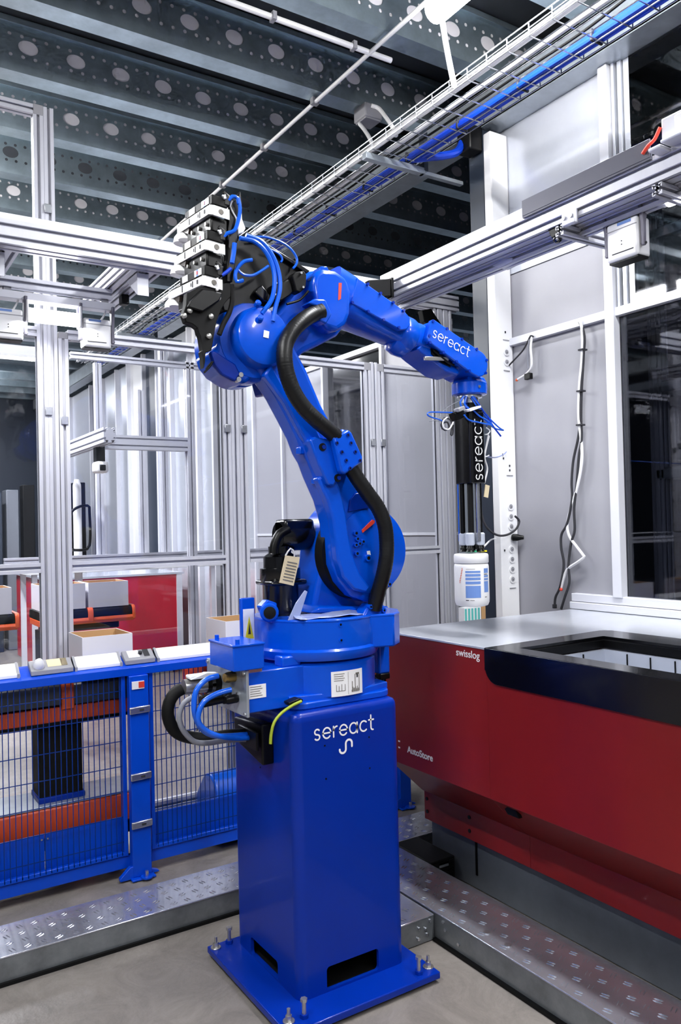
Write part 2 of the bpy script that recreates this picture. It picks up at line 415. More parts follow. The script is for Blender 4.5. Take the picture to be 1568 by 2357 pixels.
# ================================================================ glass partition of slotted aluminium
PYF = 3.80   # front plane
pt = thing('glass_partition', 'glazed aluminium partition of slotted posts and rails behind the conveyor', 'partition', (2.0, 3.825, 0))
def post3(x0, ztop, zmid, tall=None):
    for k in range(3):
        a = x0 + .0465*k
        ext('post', pt, 'z', a, a+.045, PYF, PYF+.045, 0, zmid if k == 1 else ztop)
# left post: two tall profiles plus two door-frame profiles
ext('post', pt, 'z', .799, .844, PYF, PYF+.045, 0, 3.43); ext('post', pt, 'z', .845, .89, PYF, PYF+.045, 0, 3.475)
ext('door_frame', pt, 'z', .893, .938, PYF-.004, PYF+.041, 0, 2.40)
MB().box(.80, .845, PYF-.002, PYF+.045, 3.43, 3.478).build('end_cap', 'plastic_grey', pt, bevel=.003)
MB().box(.895, .937, PYF-.004, PYF+.041, 2.40, 2.432).build('end_cap', 'plastic_grey', pt, bevel=.003)
post3(1.717, 2.40, 2.45); post3(2.616, 2.40, 2.45); post3(3.150, 2.83, 2.83)
for a in (1.717, 1.81, 2.616, 2.709):
    MB().box(a, a+.045, PYF, PYF+.045, 2.40, 2.445).build('corner_cap', 'plastic_grey', pt, bevel=.002)
for a, b in ((-.6, .80), (.938, 1.717), (1.857, 2.616), (2.757, 3.150)):
    ext('rail', pt, 'x', PYF, PYF+.045, 2.40, 2.445, a, b); ext('rail', pt, 'x', PYF, PYF+.045, 1.315, 1.36, a, b)
    ext('rail', pt, 'x', PYF, PYF+.045, .12, .165, a, b)
    for z0, z1 in ((.165, 1.315), (1.36, 2.40)):
        MB().box(a-.01, b+.01, PYF+.02, PYF+.024, z0, z1).build('pane', 'glass', pt)
ext('rail', pt, 'x', PYF, PYF+.045, 3.43, 3.475, -.6, .80)
ext('top_beam', pt, 'x', PYF-.01, PYF+.08, 2.83, 2.922, .895, 3.345)
MB().prism([(3.020,2.789),(3.095,2.809),(3.194,2.697),(3.142,2.680),(3.038,2.722)], 'y', 3.76, 3.80).build('gusset', 'black', pt, bevel=.003)
ext('post', pt, 'z', -.64, -.595, PYF, PYF+.045, 0, 3.475)
for x, z in ((1.735, 2.02), (1.83, 2.02), (2.66, 1.98), (2.73, 1.98), (.84, 2.06), (.91, 2.02), (.852, 3.0)):
    MB().box(x-.012, x+.02, PYF-.012, PYF, z-.022, z+.018).build('hinge', 'steel', pt, bevel=.002)

# ================================================================ overhead aluminium frame of the robot cell
of = thing('overhead_frame', 'overhead frame of wide slotted aluminium beams around the robot', 'frame', (2.285, 3.07, 2.5))
ext('beam', of, 'x', 3.07, 3.16, 2.557, 2.647, -.6, 2.28)
MB().box(-.6, 2.28, 3.072, 3.078, 2.647, 2.669).build('cover_strip', 'alu_white', of, bevel=.001)
ext('beam', of, 'y', 2.285, 2.375, 2.598, 2.688, .2, 3.17)
MB().box(2.287, 2.293, 2.195, 3.165, 2.688, 2.722).build('cover_strip', 'alu_white', of, bevel=.001)
MB().box(2.273, 2.279, 1.62, 2.195, 2.683, 2.744).build('shield_plate', 'panel_slate', of, bevel=.001)
MB().box(2.275, 2.284, 1.62, 2.195, 2.676, 2.696).build('shield_lip', 'panel_slate', of)
# second, lower rail beside the main one, and the cross pieces between
ext('rail', of, 'y', 2.378, 2.42, 2.565, 2.607, .2, 3.16)
for y in (2.005, 1.59):
    ext('cross_piece', of, 'x', y, y+.038, 2.556, 2.594, 2.288, 2.66)
MB().box(2.262, 2.283, 1.93, 1.99, 2.572, 2.622).build('angle_bracket', 'alu_white', of, bevel=.003)
for y in (1.943, 1.976): MB().cyl((2.262, y, 2.598), (2.255, y, 2.598), .0075, n=10).build('screw', 'steel', of)
# black cap where the two long beams meet
MB().prism([(2.120, 2.556), (2.123, 2.642), (2.252, 2.668), (2.252, 2.582)], 'y', 3.03, 3.064).build('end_cap', 'black_matte', of, bevel=.005)
MB().prism([(2.252, 2.578), (2.252, 2.672), (2.266, 2.674), (2.266, 2.580)], 'y', 3.026, 3.066).build('end_cap_rim', 'black', of, bevel=.002)
# bracket foot under the long beam by the wall post
MB().prism([(2.479,2.589),(2.435,2.565),(2.356,2.571),(2.356,2.587),(2.396,2.594)], 'x', 2.376, 2.43).build('foot_bracket', 'alu_white', of, bevel=.002)
# equipment at the near end of the long beam: duct, cover plate, red strap
MB().box(2.26, 2.39, .99, 1.567, 2.702, 2.78).build('cable_duct', 'alu_white', of, bevel=.004)
MB().box(2.256, 2.264, 1.03, 1.518, 2.71, 2.77).build('duct_panel', 'white', of, bevel=.004)
MB().box(2.228, 2.434, 1.551, 1.596, 2.676, 2.688).build('duct_foot', 'alu_white', of, bevel=.004)
MB().box(2.228, 2.434, .99, 1.551, 2.688, 2.698).build('duct_foot', 'alu_white', of, bevel=.004)
MB().tube([(2.265, 1.642, 2.70), (2.262, 1.617, 2.717), (2.259, 1.592, 2.725), (2.257, 1.568, 2.754)], .006).build('strap', 'print_red', of)
# short double beams towards the partition, with the bar that carries the lights on the left
for x in (.455, 1.01):
    for k in range(2): ext('short_beam', of, 'y', x+.076*k, x+.074+.076*k, 2.557, 2.63, 3.16, 3.80)
    MB().prism([(3.162, 2.553), (3.30, 2.553), (3.162, 2.46)], 'x', x+.05, x+.10).build('gusset', 'alu', of, bevel=.002)
    MB().box(x+.09, x+.125, 3.49, 3.54, 2.513, 2.557).build('clamp_block', 'black', of, bevel=.006)
ext('light_rail', of, 'x', 3.45, 3.495, 2.512, 2.556, -.1, 1.045)
# dome camera under the long beam
dc = thing('dome_camera', 'small black camera hanging under the long aluminium beam by the wall', 'camera', (2.30, 2.055, 2.53))
MB().prism([(2.02, 2.60), (2.088, 2.60), (2.07, 2.562), (2.038, 2.562)], 'x', 2.295, 2.325).build('bracket', 'black', dc, bevel=.003)
MB().ball((2.31, 2.054, 2.558), .018, 14).build('dome', 'black_gloss', dc)
MB().ball((2.296, 2.042, 2.55), .006, 10).build('lens', 'steel', dc)

# ================================================================ hanging light heads
def light_head(label, cx, cy, along, zb, s):
    """white housing between two curved arms; along='x' or 'y' is the direction of the bar"""
    t = thing('task_light', label, 'lamp', (cx, cy, zb), 'hanging light heads')
    def P(u, v, z): return (cx+u*s, cy+v*s, zb+z*s) if along == 'x' else (cx+v*s, cy+u*s, zb+z*s)
    def bx(u0, u1, v0, v1, z0, z1):
        a = P(u0, v0, z0); b = P(u1, v1, z1)
        return MB().box(min(a[0], b[0]), max(a[0], b[0]), min(a[1], b[1]), max(a[1], b[1]), a[2], b[2])
    bx(-.08, .08, -.045, .045, .005, .175).build('housing', 'white_paint', t, bevel=.010, seg=3)
    bx(-.075, .075, -.035, .035, -.001, .008).build('opening', 'black', t)
    bx(-.06, .05, -.0468, -.044, .035, .039).build('seam', 'ink', t)
    for z in (.07, .085): MB().cyl(P(.0, -.044, z), P(.0, -.0468, z), .003*s, n=8).build('screw', 'ink', t)
    bx(-.078, .078, -.0458, -.044, .138, .142).build('seam', 'plastic_grey', t)
    bx(-.05, .02, -.046, -.044, .155, .168).build('label_strip', 'label_blue', t)
    for q in (-1, 1):   # curved arm
        pr = [(-.03, .255), (.03, .255), (.022, .20), (.008, .14), (.006, .04), (-.010, .04), (-.012, .14), (-.022, .20)]
        m = MB(); u = q*.094*s
        if along == 'x': m.prism([(cy+(p[0]-.02)*s, zb+p[1]*s) for p in pr], 'x', cx+u-.007, cx+u+.007)
        else: m.prism([(cx+(p[0]-.02)*s, zb+p[1]*s) for p in pr], 'y', cy+u-.007, cy+u+.007)
        m.build('arm', 'arm_grey', t, bevel=.003)
        MB().cyl(P(q*.094-.012, -.02, .05), P(q*.094+.012, -.02, .05), .006*s, n=10).build('pivot', 'ink', t)
    MB().tube([P(.03, 0, .175), P(.045, -.01, .20), P(.06, 0, .23), P(.065, 0, .26)], .004).build('lead', 'white' if along == 'x' else 'cable_blue', t)
    return t
light_head('white light head under the left bar, right one of the pair', .974, 3.47, 'x', 2.288, .74)
light_head('white light head cut by the left picture edge', .612, 3.47, 'x', 2.288, .74)
light_head('white light head hanging beside the right window', 2.42, 1.825, 'y', 2.42, .82)
t = thing('light_bar', 'bright white light bar between two light heads in front of the partition', 'lamp', (.8, 3.47, 2.36))
MB().box(-.1, 1.055, 3.445, 3.50, 2.462, 2.495).build('carrier', 'alu_white', t, bevel=.003)
for x in (.1, .60, 1.0): MB().box(x, x+.03, 3.46, 3.485, 2.495, 2.512).build('spacer', 'plastic_grey', t)
MB().lathe([(.01, 0), (.03, .008), (.03, .206), (.01, .214)], (.690, 3.46, 2.405), (1, 0, 0), 16).build('tube', 'lamp_soft', t)
for x in (.682, .898): MB().box(x, x+.01, 3.43, 3.49, 2.37, 2.462).build('holder', 'white', t, bevel=.004)
la = bpy.data.lights.new('bar_light', 'AREA'); la.shape = 'RECTANGLE'; la.size = .3; la.size_y = .08; la.energy = 5
lo = bpy.data.objects.new('bar_light', la); COL.objects.link(lo); lo.parent = t; lo.location = (0, -.01, .01)
t = thing('light_bar', 'white light bar reaching out of the picture beside the right window', 'lamp', (2.42, 1.5, 2.6))
MB().box(2.395, 2.445, .66, 1.95, 2.628, 2.655).build('carrier', 'alu_white', t, bevel=.003)
MB().lathe([(.01, 0), (.025, .01), (.025, .62), (.01, .63)], (2.42, 1.04, 2.585), (0, 1, 0), 16).build('tube', 'lamp_soft', t)
MB().box(2.398, 2.442, 1.655, 1.69, 2.57, 2.628).build('holder', 'white', t, bevel=.004)

# ================================================================ wire cable tray with cables
ct = thing('cable_tray', 'wire mesh cable tray running under the ceiling along the girder', 'cable tray', (2.58, 4.0, 3.48))
TY0, TY1 = .4, 9.5
lw = MB()
for x, z in ((2.425, 3.54), (2.425, 3.515), (2.425, 3.485), (2.49, 3.48), (2.555, 3.48), (2.62, 3.48), (2.69, 3.48), (2.755, 3.485), (2.755, 3.515), (2.755, 3.54)):
    lw.cyl((x, TY0, z), (x, TY1, z), .0033, n=6)
tag(lw.build('long_wires', 'steel', ct), kind='stuff')
cw = MB(); y = TY0
while y < TY1:
    cw.tube([(2.425, y, 3.54), (2.425, y, 3.486), (2.428, y, 3.4835)], .0033, 6, .03); cw.cyl((2.425, y, 3.4835), (2.755, y, 3.4835), .0033, n=6); cw.cyl((2.755, y, 3.4835), (2.755, y, 3.54), .0033, n=6)
    y += .125
tag(cw.build('cross_wires', 'steel', ct), kind='stuff')
for y in (3.42, 5.6, 7.8, 1.2):
    MB().box(2.40, 2.80, y, y+.04, 3.44, 3.475).build('support', 'galva_light', ct, bevel=.003)
    MB().box(2.78, 3.08, y+.005, y+.035, 3.44, 3.46).build('support_arm', 'galva_light', ct)
    MB().box(2.79, 2.82, y, y+.04, 3.46, 3.70).build('hanger', 'dark_steel', ct)
random.seed(3)
def tray_cable(label, x, z, r, m, amp=.012, y0=TY0, y1=TY1, extra=None):
    pts = []; y = y0
    while y <= y1: pts.append((x+random.uniform(-amp, amp), y, z+random.uniform(0, amp*.4))); y += .35
    if extra: pts = pts[::-1] + extra
    tag(MB().tube(pts, r, 8, .05).build('tray_cable', m), label, 'cable', 'cables in the tray')
tray_cable('thick white cable duct along the left side of the cable tray', 2.45, 3.505, .018, 'white_paint', .003)
tray_cable('white pipe in the middle of the cable tray', 2.535, 3.495, .011, 'white', .004)
tray_cable('black cable wandering across the tray', 2.60, 3.490, .006, 'black_matte', .02)
for i, (x, z, r) in enumerate(((2.682, 3.496, .013), (2.706, 3.497, .013), (2.728, 3.496, .011), (2.694, 3.517, .012), (2.716, 3.518, .012))):
    w = ['left of the bundle', 'in the middle of the bundle', 'right of the bundle', 'on top at the left', 'on top at the right'][i]
    tray_cable('blue cable in the tray beside the girder, %s' % w, x, z, r, 'cable_blue', .004)
for i, y in enumerate([.9+.42*k for k in range(14)]):
    MB().box(2.668, 2.742, y, y+.012, 3.482, 3.534).build('cable_tie', 'ink', ct, bevel=.004)
tag(MB().tube([(2.70, 3.42, 3.50), (2.76, 3.36, 3.50), (2.86, 3.33, 3.52), (2.95, 3.32, 3.56), (3.02, 3.34, 3.66)], .022, 10).build('branch_cable', 'cable_blue'), 'thick blue cable branching from the tray to the white column', 'cable')
tag(MB().box(2.98, 3.075, 3.25, 3.36, 3.56, 3.70).build('column_bracket', 'black', bevel=.01), 'black bracket at the head of the dark column under the girder', 'bracket')
# conduits, junction box and flexible hoses under the joists
cd = thing('conduit', 'thin straight white conduit pipe clipped below the joists', 'conduit', (2.305, 4.0, 3.87))
MB().cyl((2.305, 2.66, 3.872), (2.305, 7.5, 3.872), .0115, n=10).build('pipe', 'white', cd)
for y in (3.76, 4.38, 5.01, 5.64): MB().box(2.285, 2.325, y, y+.03, 3.86, 3.9).build('clip', 'plastic_grey', cd)
cd = thing('conduit', 'white conduit pipe running along a joist towards the lamp', 'conduit', (1.9, 3.1, 3.87))
MB().cyl((.9, 3.235, 3.876), (2.44, 3.235, 3.876), .014, n=10).build('pipe', 'white', cd)
for x in (1.2, 1.75, 2.2): MB().box(x, x+.02, 3.215, 3.255, 3.86, 3.898).build('clip', 'plastic_grey', cd)
tag(MB().tube([(2.365,2.742,3.790),(2.443,2.810,3.740),(2.464,2.804,3.620),(2.420,2.734,3.500)], .014, 10).build('drop_pipe', 'white'), 'white pipe dropping from the bright ceiling lamp to the cable tray', 'pipe')
jb = thing('junction_box', 'grey junction box under the joists beside the cable tray', 'junction box', (2.63, 3.72, 3.80))
MB().box(2.57, 2.69, 3.66, 3.78, 3.82, 3.90).build('housing', 'plastic_grey', jb, bevel=.008)
MB().box(2.578, 2.682, 3.668, 3.772, 3.812, 3.822).build('lid', 'plastic_grey', jb, bevel=.003)
for i, pp in enumerate(([(2.520,3.530,3.800),(2.552,3.505,3.780),(2.533,3.411,3.680),(2.471,3.273,3.550),(2.458,3.231,3.490)], [(2.575,3.728,3.800),(2.575,3.677,3.740),(2.524,3.552,3.620),(2.461,3.452,3.520),(2.459,3.484,3.490)])):
    tag(MB().tube(pp, .011, 10).build('flexible_hose', 'white'), ['white flexible hose from junction box into tray, right one', 'white flexible hose from junction box into tray, left one'][i], 'hose', 'hoses at the junction box')

# ================================================================ socket column in the corner
sc = thing('socket_column', 'tall white socket column standing between the wall and the dark column', 'socket column', (3.14, 3.22, 0))
MB().box(3.076, 3.205, 3.192, 3.25, 0, 3.655).build('trunking', 'white_paint', sc, bevel=.006)
def sock(z):
    o = MB().cyl((3.152, 3.1925, z), (3.152, 3.187, z), .021, n=20).build('socket', 'white', sc)
    MB().cyl((3.152, 3.1868, z), (3.152, 3.1862, z), .013, n=16).build('recess', 'plastic_grey', o)
    MB().cyl((3.154, 3.1861, z-.003), (3.154, 3.1858, z-.003), .003, n=8).build('pin_hole', 'ink', o)
for z0, n in ((1.18, 4), (1.47, 3), (1.785, 0), (2.07, 0), (2.38, 2)):
    for k in range(n): sock(z0+.055*k)
for z in (1.13, 1.75, 2.33, 2.50): MB().box(3.13, 3.175, 3.188, 3.1925, z, z+.004).build('marking', 'plastic_grey', sc)
for x, z in ((3.145, 2.54), (3.10, 1.86), (3.105, 1.84), (3.15, 1.80), (3.15, 1.775), (3.095, 1.335)): MB().box(x, x+.007, 3.188, 3.193, z, z+.011).build('port', 'ink', sc)
dk = MB(); dk.box(3.085, 3.2, 3.26, 3.27, 0, 3.69); dk.box(3.085, 3.2, 3.36, 3.37, 0, 3.69); dk.box(3.135, 3.15, 3.26, 3.37, 0, 3.69); dk.box(3.08, 3.088, 3.255, 3.372, 0, 3.69)
tag(dk.build('steel_column', 'dark_steel', bevel=.002), 'dark blue-grey steel column behind the white socket column', 'column')
# plug with its black cable
pl = thing('power_plug', 'black angled plug in the white socket column with a looping cable', 'plug', (3.152, 3.18, 1.40))
MB().lathe([(.014, 0), (.019, .006), (.019, .03), (.013, .05), (.010, .065)], (3.150, 3.186, 1.41), (.6, -.8, -.02), 14).build('plug_body', 'black', pl)
MB().tube([(3.124,3.130,1.526),(3.150,3.130,1.507),(3.152,3.130,1.488),(3.125,3.130,1.453),(3.062,3.130,1.427),(3.024,3.160,1.425),(2.972,3.170,1.453),(2.939,3.180,1.505),(2.932,3.190,1.582),(2.931,3.190,1.638)], .006, 8).build('lead', 'ink', pl)
# cables hung over the wall rail
cb = thing('cable_bundle', 'long white and black cables hanging down the grey wall from the rail', 'cables', (3.17, 2.7, 1.05))
MB().tube([(3.165,2.691,2.499),(3.165,2.678,2.474),(3.165,2.672,2.422),(3.165,2.674,2.357),(3.165,2.683,2.272),(3.165,2.697,2.187),(3.165,2.705,2.112),(3.165,2.710,2.036),(3.165,2.707,1.970),(3.172,2.705,1.905),(3.172,2.702,1.817),(3.172,2.717,1.731),(3.172,2.745,1.645),(3.172,2.788,1.547),(3.172,2.810,1.470),(3.172,2.798,1.414),(3.172,2.760,1.370),(3.172,2.715,1.322),(3.172,2.710,1.309),(3.172,2.750,1.284),(3.172,2.816,1.247),(3.172,2.843,1.201),(3.172,2.863,1.151)], .0075, 8).build('white_lead', 'white', cb)
MB().tube([(3.168,2.693,2.493),(3.168,2.673,2.456),(3.168,2.661,2.399),(3.168,2.670,2.324),(3.168,2.678,2.250),(3.168,2.692,2.165),(3.168,2.698,2.078),(3.168,2.704,1.992),(3.168,2.721,1.906),(3.168,2.755,1.799),(3.168,2.770,1.690),(3.168,2.771,1.602),(3.168,2.807,1.481),(3.168,2.846,1.425),(3.168,2.851,1.358),(3.168,2.837,1.269),(3.168,2.865,1.156),(3.168,2.899,1.098),(3.168,2.907,1.045)], .0065, 8).build('black_lead', 'ink', cb)
MB().tube([(3.171,2.693,2.489),(3.171,2.666,2.422),(3.171,2.676,2.293),(3.171,2.692,2.143),(3.171,2.700,2.013),(3.171,2.701,1.904),(3.171,2.721,1.819),(3.171,2.739,1.688),(3.171,2.761,1.557),(3.171,2.762,1.447),(3.171,2.787,1.381),(3.171,2.808,1.270),(3.171,2.806,1.181),(3.171,2.840,1.101),(3.171,2.866,1.039)], .0065, 8).build('black_lead', 'ink', cb)
for p in [(3.165,2.677,2.347),(3.165,2.695,2.143),(3.165,2.704,1.974)]: MB().box(p[0]-.012, p[0]+.024, p[1]-.014, p[1]+.016, p[2]-.004, p[2]+.004).build('cable_tie', 'ink', cb)
e = [(3.165,2.857,1.141)][0]; MB().ball(e, .009, 10).build('red_end', 'print_red', cb)
e = [(3.180,2.918,1.039)][0]; MB().cyl(e, (e[0], e[1], e[2]+.02), .012, n=10).build('strain_relief', 'ink', cb)
c2 = thing('short_cable', 'short cut white cable and black connector hanging from the wall rail', 'cables', (3.17, 3.1, 2.2))
MB().tube([(3.170,3.014,2.483),(3.170,3.025,2.429),(3.170,3.021,2.358),(3.170,3.029,2.317),(3.170,3.068,2.291),(3.170,3.127,2.275)], .0065, 8).build('white_lead', 'white', c2)
e = [(3.170,3.134,2.272)][0]; MB().ball(e, .0085, 10).build('orange_tip', 'orange', c2)
MB().tube([(3.170,3.004,2.483),(3.170,3.023,2.492),(3.170,3.043,2.468),(3.170,3.079,2.428),(3.170,3.129,2.397),(3.170,3.190,2.363)], .0045, 8).build('black_lead', 'ink', c2)
MB().tube([(3.170,3.033,2.473),(3.170,3.044,2.433),(3.170,3.050,2.363),(3.170,3.045,2.315)], .005, 8).build('grey_lead', 'grey_cable', c2)
e = [(3.170,3.047,2.278)][0]; MB().box(e[0]-.012, e[0]+.012, e[1]-.022, e[1]+.022, e[2]-.018, e[2]+.016).build('connector', 'black', c2, bevel=.004)

# ================================================================ walkway steps of tread plate
def tread(name, label, x0, x1, y0, y1, h, skirt):
    t = thing(name, label, 'step', ((x0+x1)/2, (y0+y1)/2, 0))
    MB().box(x0, x1, y0, y1, h-.006, h).build('tread_plate', 'checker', t, bevel=.002)
    for a in skirt: MB().box(*a, .004, h-.006).build('skirt', 'skirt_grey', t, bevel=.001)
    # raised lozenges in alternating groups, as rolled into the plate
    p = MB(); s = .052; iy = 0; y = y0+.03
    while y < y1-.02:
        x = x0+.03; ix = 0
        while x < x1-.02:
            d = R(22) if (ix+iy) % 2 else R(112)
            for k in (-.5, .5):
                cx = x + k*.012*math.cos(d+math.pi/2); cy = y + k*.012*math.sin(d+math.pi/2)
                ux, uy = math.cos(d), math.sin(d); L = .014; w = .0021; z = h
                q = [(cx+ux*L, cy+uy*L, z), (cx-uy*w, cy+ux*w, z), (cx-ux*L, cy-uy*L, z), (cx+uy*w, cy-ux*w, z)]
                r = [(cx+ux*L*.6, cy+uy*L*.6, z+.0024), (cx-ux*L*.6, cy-uy*L*.6, z+.0024)]
                p.add(q+r, [(0, 1, 5, 4), (1, 2, 5), (2, 3, 4, 5), (3, 0, 4)])
            x += s; ix += 1
        y += s; iy += 1
    tag(p.build('tread_pattern', 'checker', t, flat=True), kind='stuff')
    return t
HS = .094
a = tread('tread_step', 'long tread plate step in front of the blue fence', -1.2, 2.42, 2.866, 3.10, HS, [(-1.2, 2.42, 2.868, 2.874), (-1.2, 2.42, 3.09, 3.096)])
for x in (.25, .95, 1.55): MB().cyl((x+.02, 2.905, HS), (x+.02, 2.905, HS+.003), .013, n=14).build('screw', 'steel', a)
b = tread('tread_step', 'long tread plate step along the foot of the red station', 1.81, 2.05, -1.2, 2.80, HS+.009, [(1.812, 1.818, -1.2, 2.80), (2.04, 2.046, -1.2, 2.80)])
for y in (.9, 1.95, 2.05): MB().cyl((1.86, y, HS+.009), (1.86, y, HS+.012), .012, n=14).build('screw', 'steel', b)
c = tread('tread_step', 'short tread plate step joining the right step behind the pedestal', 1.66, 1.808, 2.27, 2.86, HS, [(1.66, 1.808, 2.272, 2.278)])
for x, z in ((1.775, .03), (1.79, .075), (1.74, .06), (1.77, .05), (1.735, .025)): MB().cyl((x, 2.272, z), (x, 2.266, z), .006, n=8).build('bolt', 'steel', c)
for y, z in ((2.21, .06), (2.14, .04), (2.22, .085)): MB().cyl((1.812, y, z), (1.806, y, z), .006, n=8).build('bolt', 'steel', b)
for i, (bx_, lb) in enumerate((((-1.2, 1.66, 2.855, 2.866), 'black sealing strip along the foot of the left step'), ((1.80, 1.812, -1.2, 2.268), 'black sealing strip along the foot of the right step'))):
    tag(MB().box(*bx_, 0, .012).build('sealing_strip', 'black_matte'), lb, 'strip')
fc = thing('floor_cable_box', 'black cable carrier box on the floor between the steps and the red station', 'cable box', (2.13, 2.72, 0))
MB().box(2.06, 2.19, 2.60, 2.855, 0, .10).build('housing', 'black_matte', fc, bevel=.004)
for k in range(4): MB().box(2.07, 2.18, 2.592, 2.60, .015+.022*k, .027+.022*k).build('rib', 'black', fc)
MB().box(2.10, 2.15, 2.592, 2.60, .07, .09).build('fitting', 'steel', fc)

# ================================================================ red picking station
RX = 1.979; RY = 2.77
rs = thing('picking_station', 'dark red picking station with grey worktop and black rimmed bin opening', 'station', (2.5, 1.5, 0))
MB().prism([(RX, 1.038), (RX, .505), (2.16, .335), (2.17, .335), (2.17, .21), (2.6, .21), (2.6, 1.038)], 'y', 2.1445, RY).build('body', 'red', rs, bevel=.0008)
MB().prism([(RX, 1.038), (RX, .505), (2.16, .335), (2.17, .335), (2.17, .21), (2.6, .21), (2.6, .70), (2.05, .70), (2.05, 1.038)], 'y', -.6, 2.1435).build('front_panel', 'red', rs, bevel=.0008)
MB().box(2.2, 3.0, -.6, RY-.01, 0.004, .21).build('plinth', 'plinth_grey', rs, bevel=.002)
MB().box(2.196, 2.2, 2.468, 2.478, .06, .2).build('plinth_slot', 'black', rs)
for y, z in ((2.752, .30), (2.752, .245), (2.478, .30), (2.478, .245)): MB().cyl((2.17, y, z), (2.167, y, z), .008, n=10).build('screw', 'black', rs)
MB().prism([(2.015, .470), (2.03, .496), (2.07, .496), (2.085, .484), (2.07, .470)], 'x', 1.99, 2.006).build('latch', 'black', rs)

# worktop: metal sheet around the black bin frame
MB().prism([(RX-.003, 2.148), (RX-.003, RY+.02), (3.165, RY+.02), (3.165, .0), (2.66, .0), (2.66, 2.178), (2.636, 2.178), (2.63, 2.148)], 'z', 1.038, 1.046).build('worktop', 'alu_brushed', rs, bevel=.001)
fr = MB(); plate(fr, [(RX-.006, 2.146), (2.625, 2.172), (2.66, 2.14), (2.66, .0), (RX-.006, .0)], [[(2.06, 2.06), (2.06, .6), (2.51, .6), (2.51, 2.06)]], 'z', 1.034, 1.047)
fr.build('bin_frame', 'black_gloss', rs)
ap = [(2.148, 1.046), (2.148, .965)] + arc(2.088, .980, .058, 0, -90, 8)[1:] + [(-.4, .922), (-.4, 1.046)]
MB().prism(ap, 'x', RX-.008, RX+.01).build('apron', 'black_gloss', rs, bevel=.002)
sl = MB(); plate(sl, [(2.03, 2.09), (2.03, .57), (2.54, .57), (2.54, 2.09)], [[(2.075, 2.045), (2.075, .62), (2.495, .62), (2.495, 2.045)]], 'z', 1.005, 1.034)
sl.build('bin_seal', 'black', rs)
bn = thing('storage_bin', 'grey plastic storage bin standing in the opening of the red station', 'bin', (2.285, 1.33, .70))
wl = MB(); plate(wl, [(2.06, 2.06), (2.06, .6), (2.51, .6), (2.51, 2.06)], [[(2.085, 2.035), (2.085, .63), (2.485, .63), (2.485, 2.035)]], 'z', .72, 1.0)
wl.build('walls', 'bin_grey', bn)
MB().box(2.06, 2.51, .6, 2.06, .70, .72).build('bottom', 'bin_grey', bn)
for k in range(3): MB().box(2.16+.1*k, 2.164+.1*k, 2.031, 2.036, .73, .995).build('rib_gap', 'black', bn)
for k in range(12): MB().box(2.481, 2.486, 1.93-.1*k, 1.934-.1*k, .73, .995).build('rib_gap', 'black', bn)
font_text('lettering', 'swisslog', .0395, frame_m((RX-.0005, 2.310, .999), (0, -1, 0), (0, 0, 1)), 'white', rs, bold=.0002)
font_text('lettering', 'AutoStore', .0385, frame_m((RX-.0005, 2.630, .562), (0, -1, 0), (0, 0, 1)), 'white', rs, bold=.0006)
for z in (.566, .592): MB().box(RX-.001, RX, 2.680, 2.692, z, z+.006).build('lettering_mark', 'white', rs)

# ================================================================ blue mesh fence with light curtain rail
FY = 3.43
fn = thing('mesh_fence', 'low blue mesh fence with sheet kick plates and a wide top rail', 'fence', (1.0, 3.43, 0))
XL, XR = -.6, 2.55
MB().prism([(3.40, .872), (3.40, .906), (3.435, .912), (3.455, .925), (3.50, .945), (3.515, .945), (3.515, .872)], 'x', XL, XR).build('top_rail', 'fence_blue', fn, bevel=.002)
def post(x0, x1):
    MB().box(x0, x1, 3.385, 3.425, .012, .872).build('post', 'fence_blue', fn, bevel=.003)
    m = MB()
    m.box(x0-.01, x1+.01, 3.36, 3.45, .004, .012)
    m.prism([(x0-.055, .008), (x0-.055, .02), (x0-.01, .06), (x0+.003, .06), (x0+.003, .008)], 'y', 3.385, 3.41)
    m.prism([(x1+.035, .008), (x1+.035, .014), (x1-.003, .03), (x1-.003, .008)], 'y', 3.395, 3.42)
    f = m.build('foot', 'fence_blue', fn, bevel=.002)
    MB().cyl(((x0+x1)/2+.012, 3.365, .010), ((x0+x1)/2+.012, 3.365, .016), .026, n=16).build('foot_pad', 'fence_blue', f)
    MB().cyl(((x0+x1)/2+.012, 3.365, .016), ((x0+x1)/2+.012, 3.365, .038), .008, n=8).build('bolt', 'steel', f)
    for z in (.725, .44, .235):
        cl = MB().prism([(x0-.004, z-.016), (x1+.004, z-.014), (x1+.004, z+.016), (x0-.004, z+.014)], 'y', 3.374, 3.386).build('clamp', 'steel', fn, bevel=.004)
        MB().box(x0+.04, x0+.058, 3.372, 3.375, z-.004, z+.004).build('clamp_screw', 'ink', cl)
post(1.066, 1.150); post(2.495, 2.565)
MB().box(1.076, 1.13, 3.380, 3.385, .815, .848).build('sticker', 'white', fn)
MB().box(1.105, 1.13, 3.3785, 3.381, .82, .845).build('sticker_mark', 'print_red', fn)
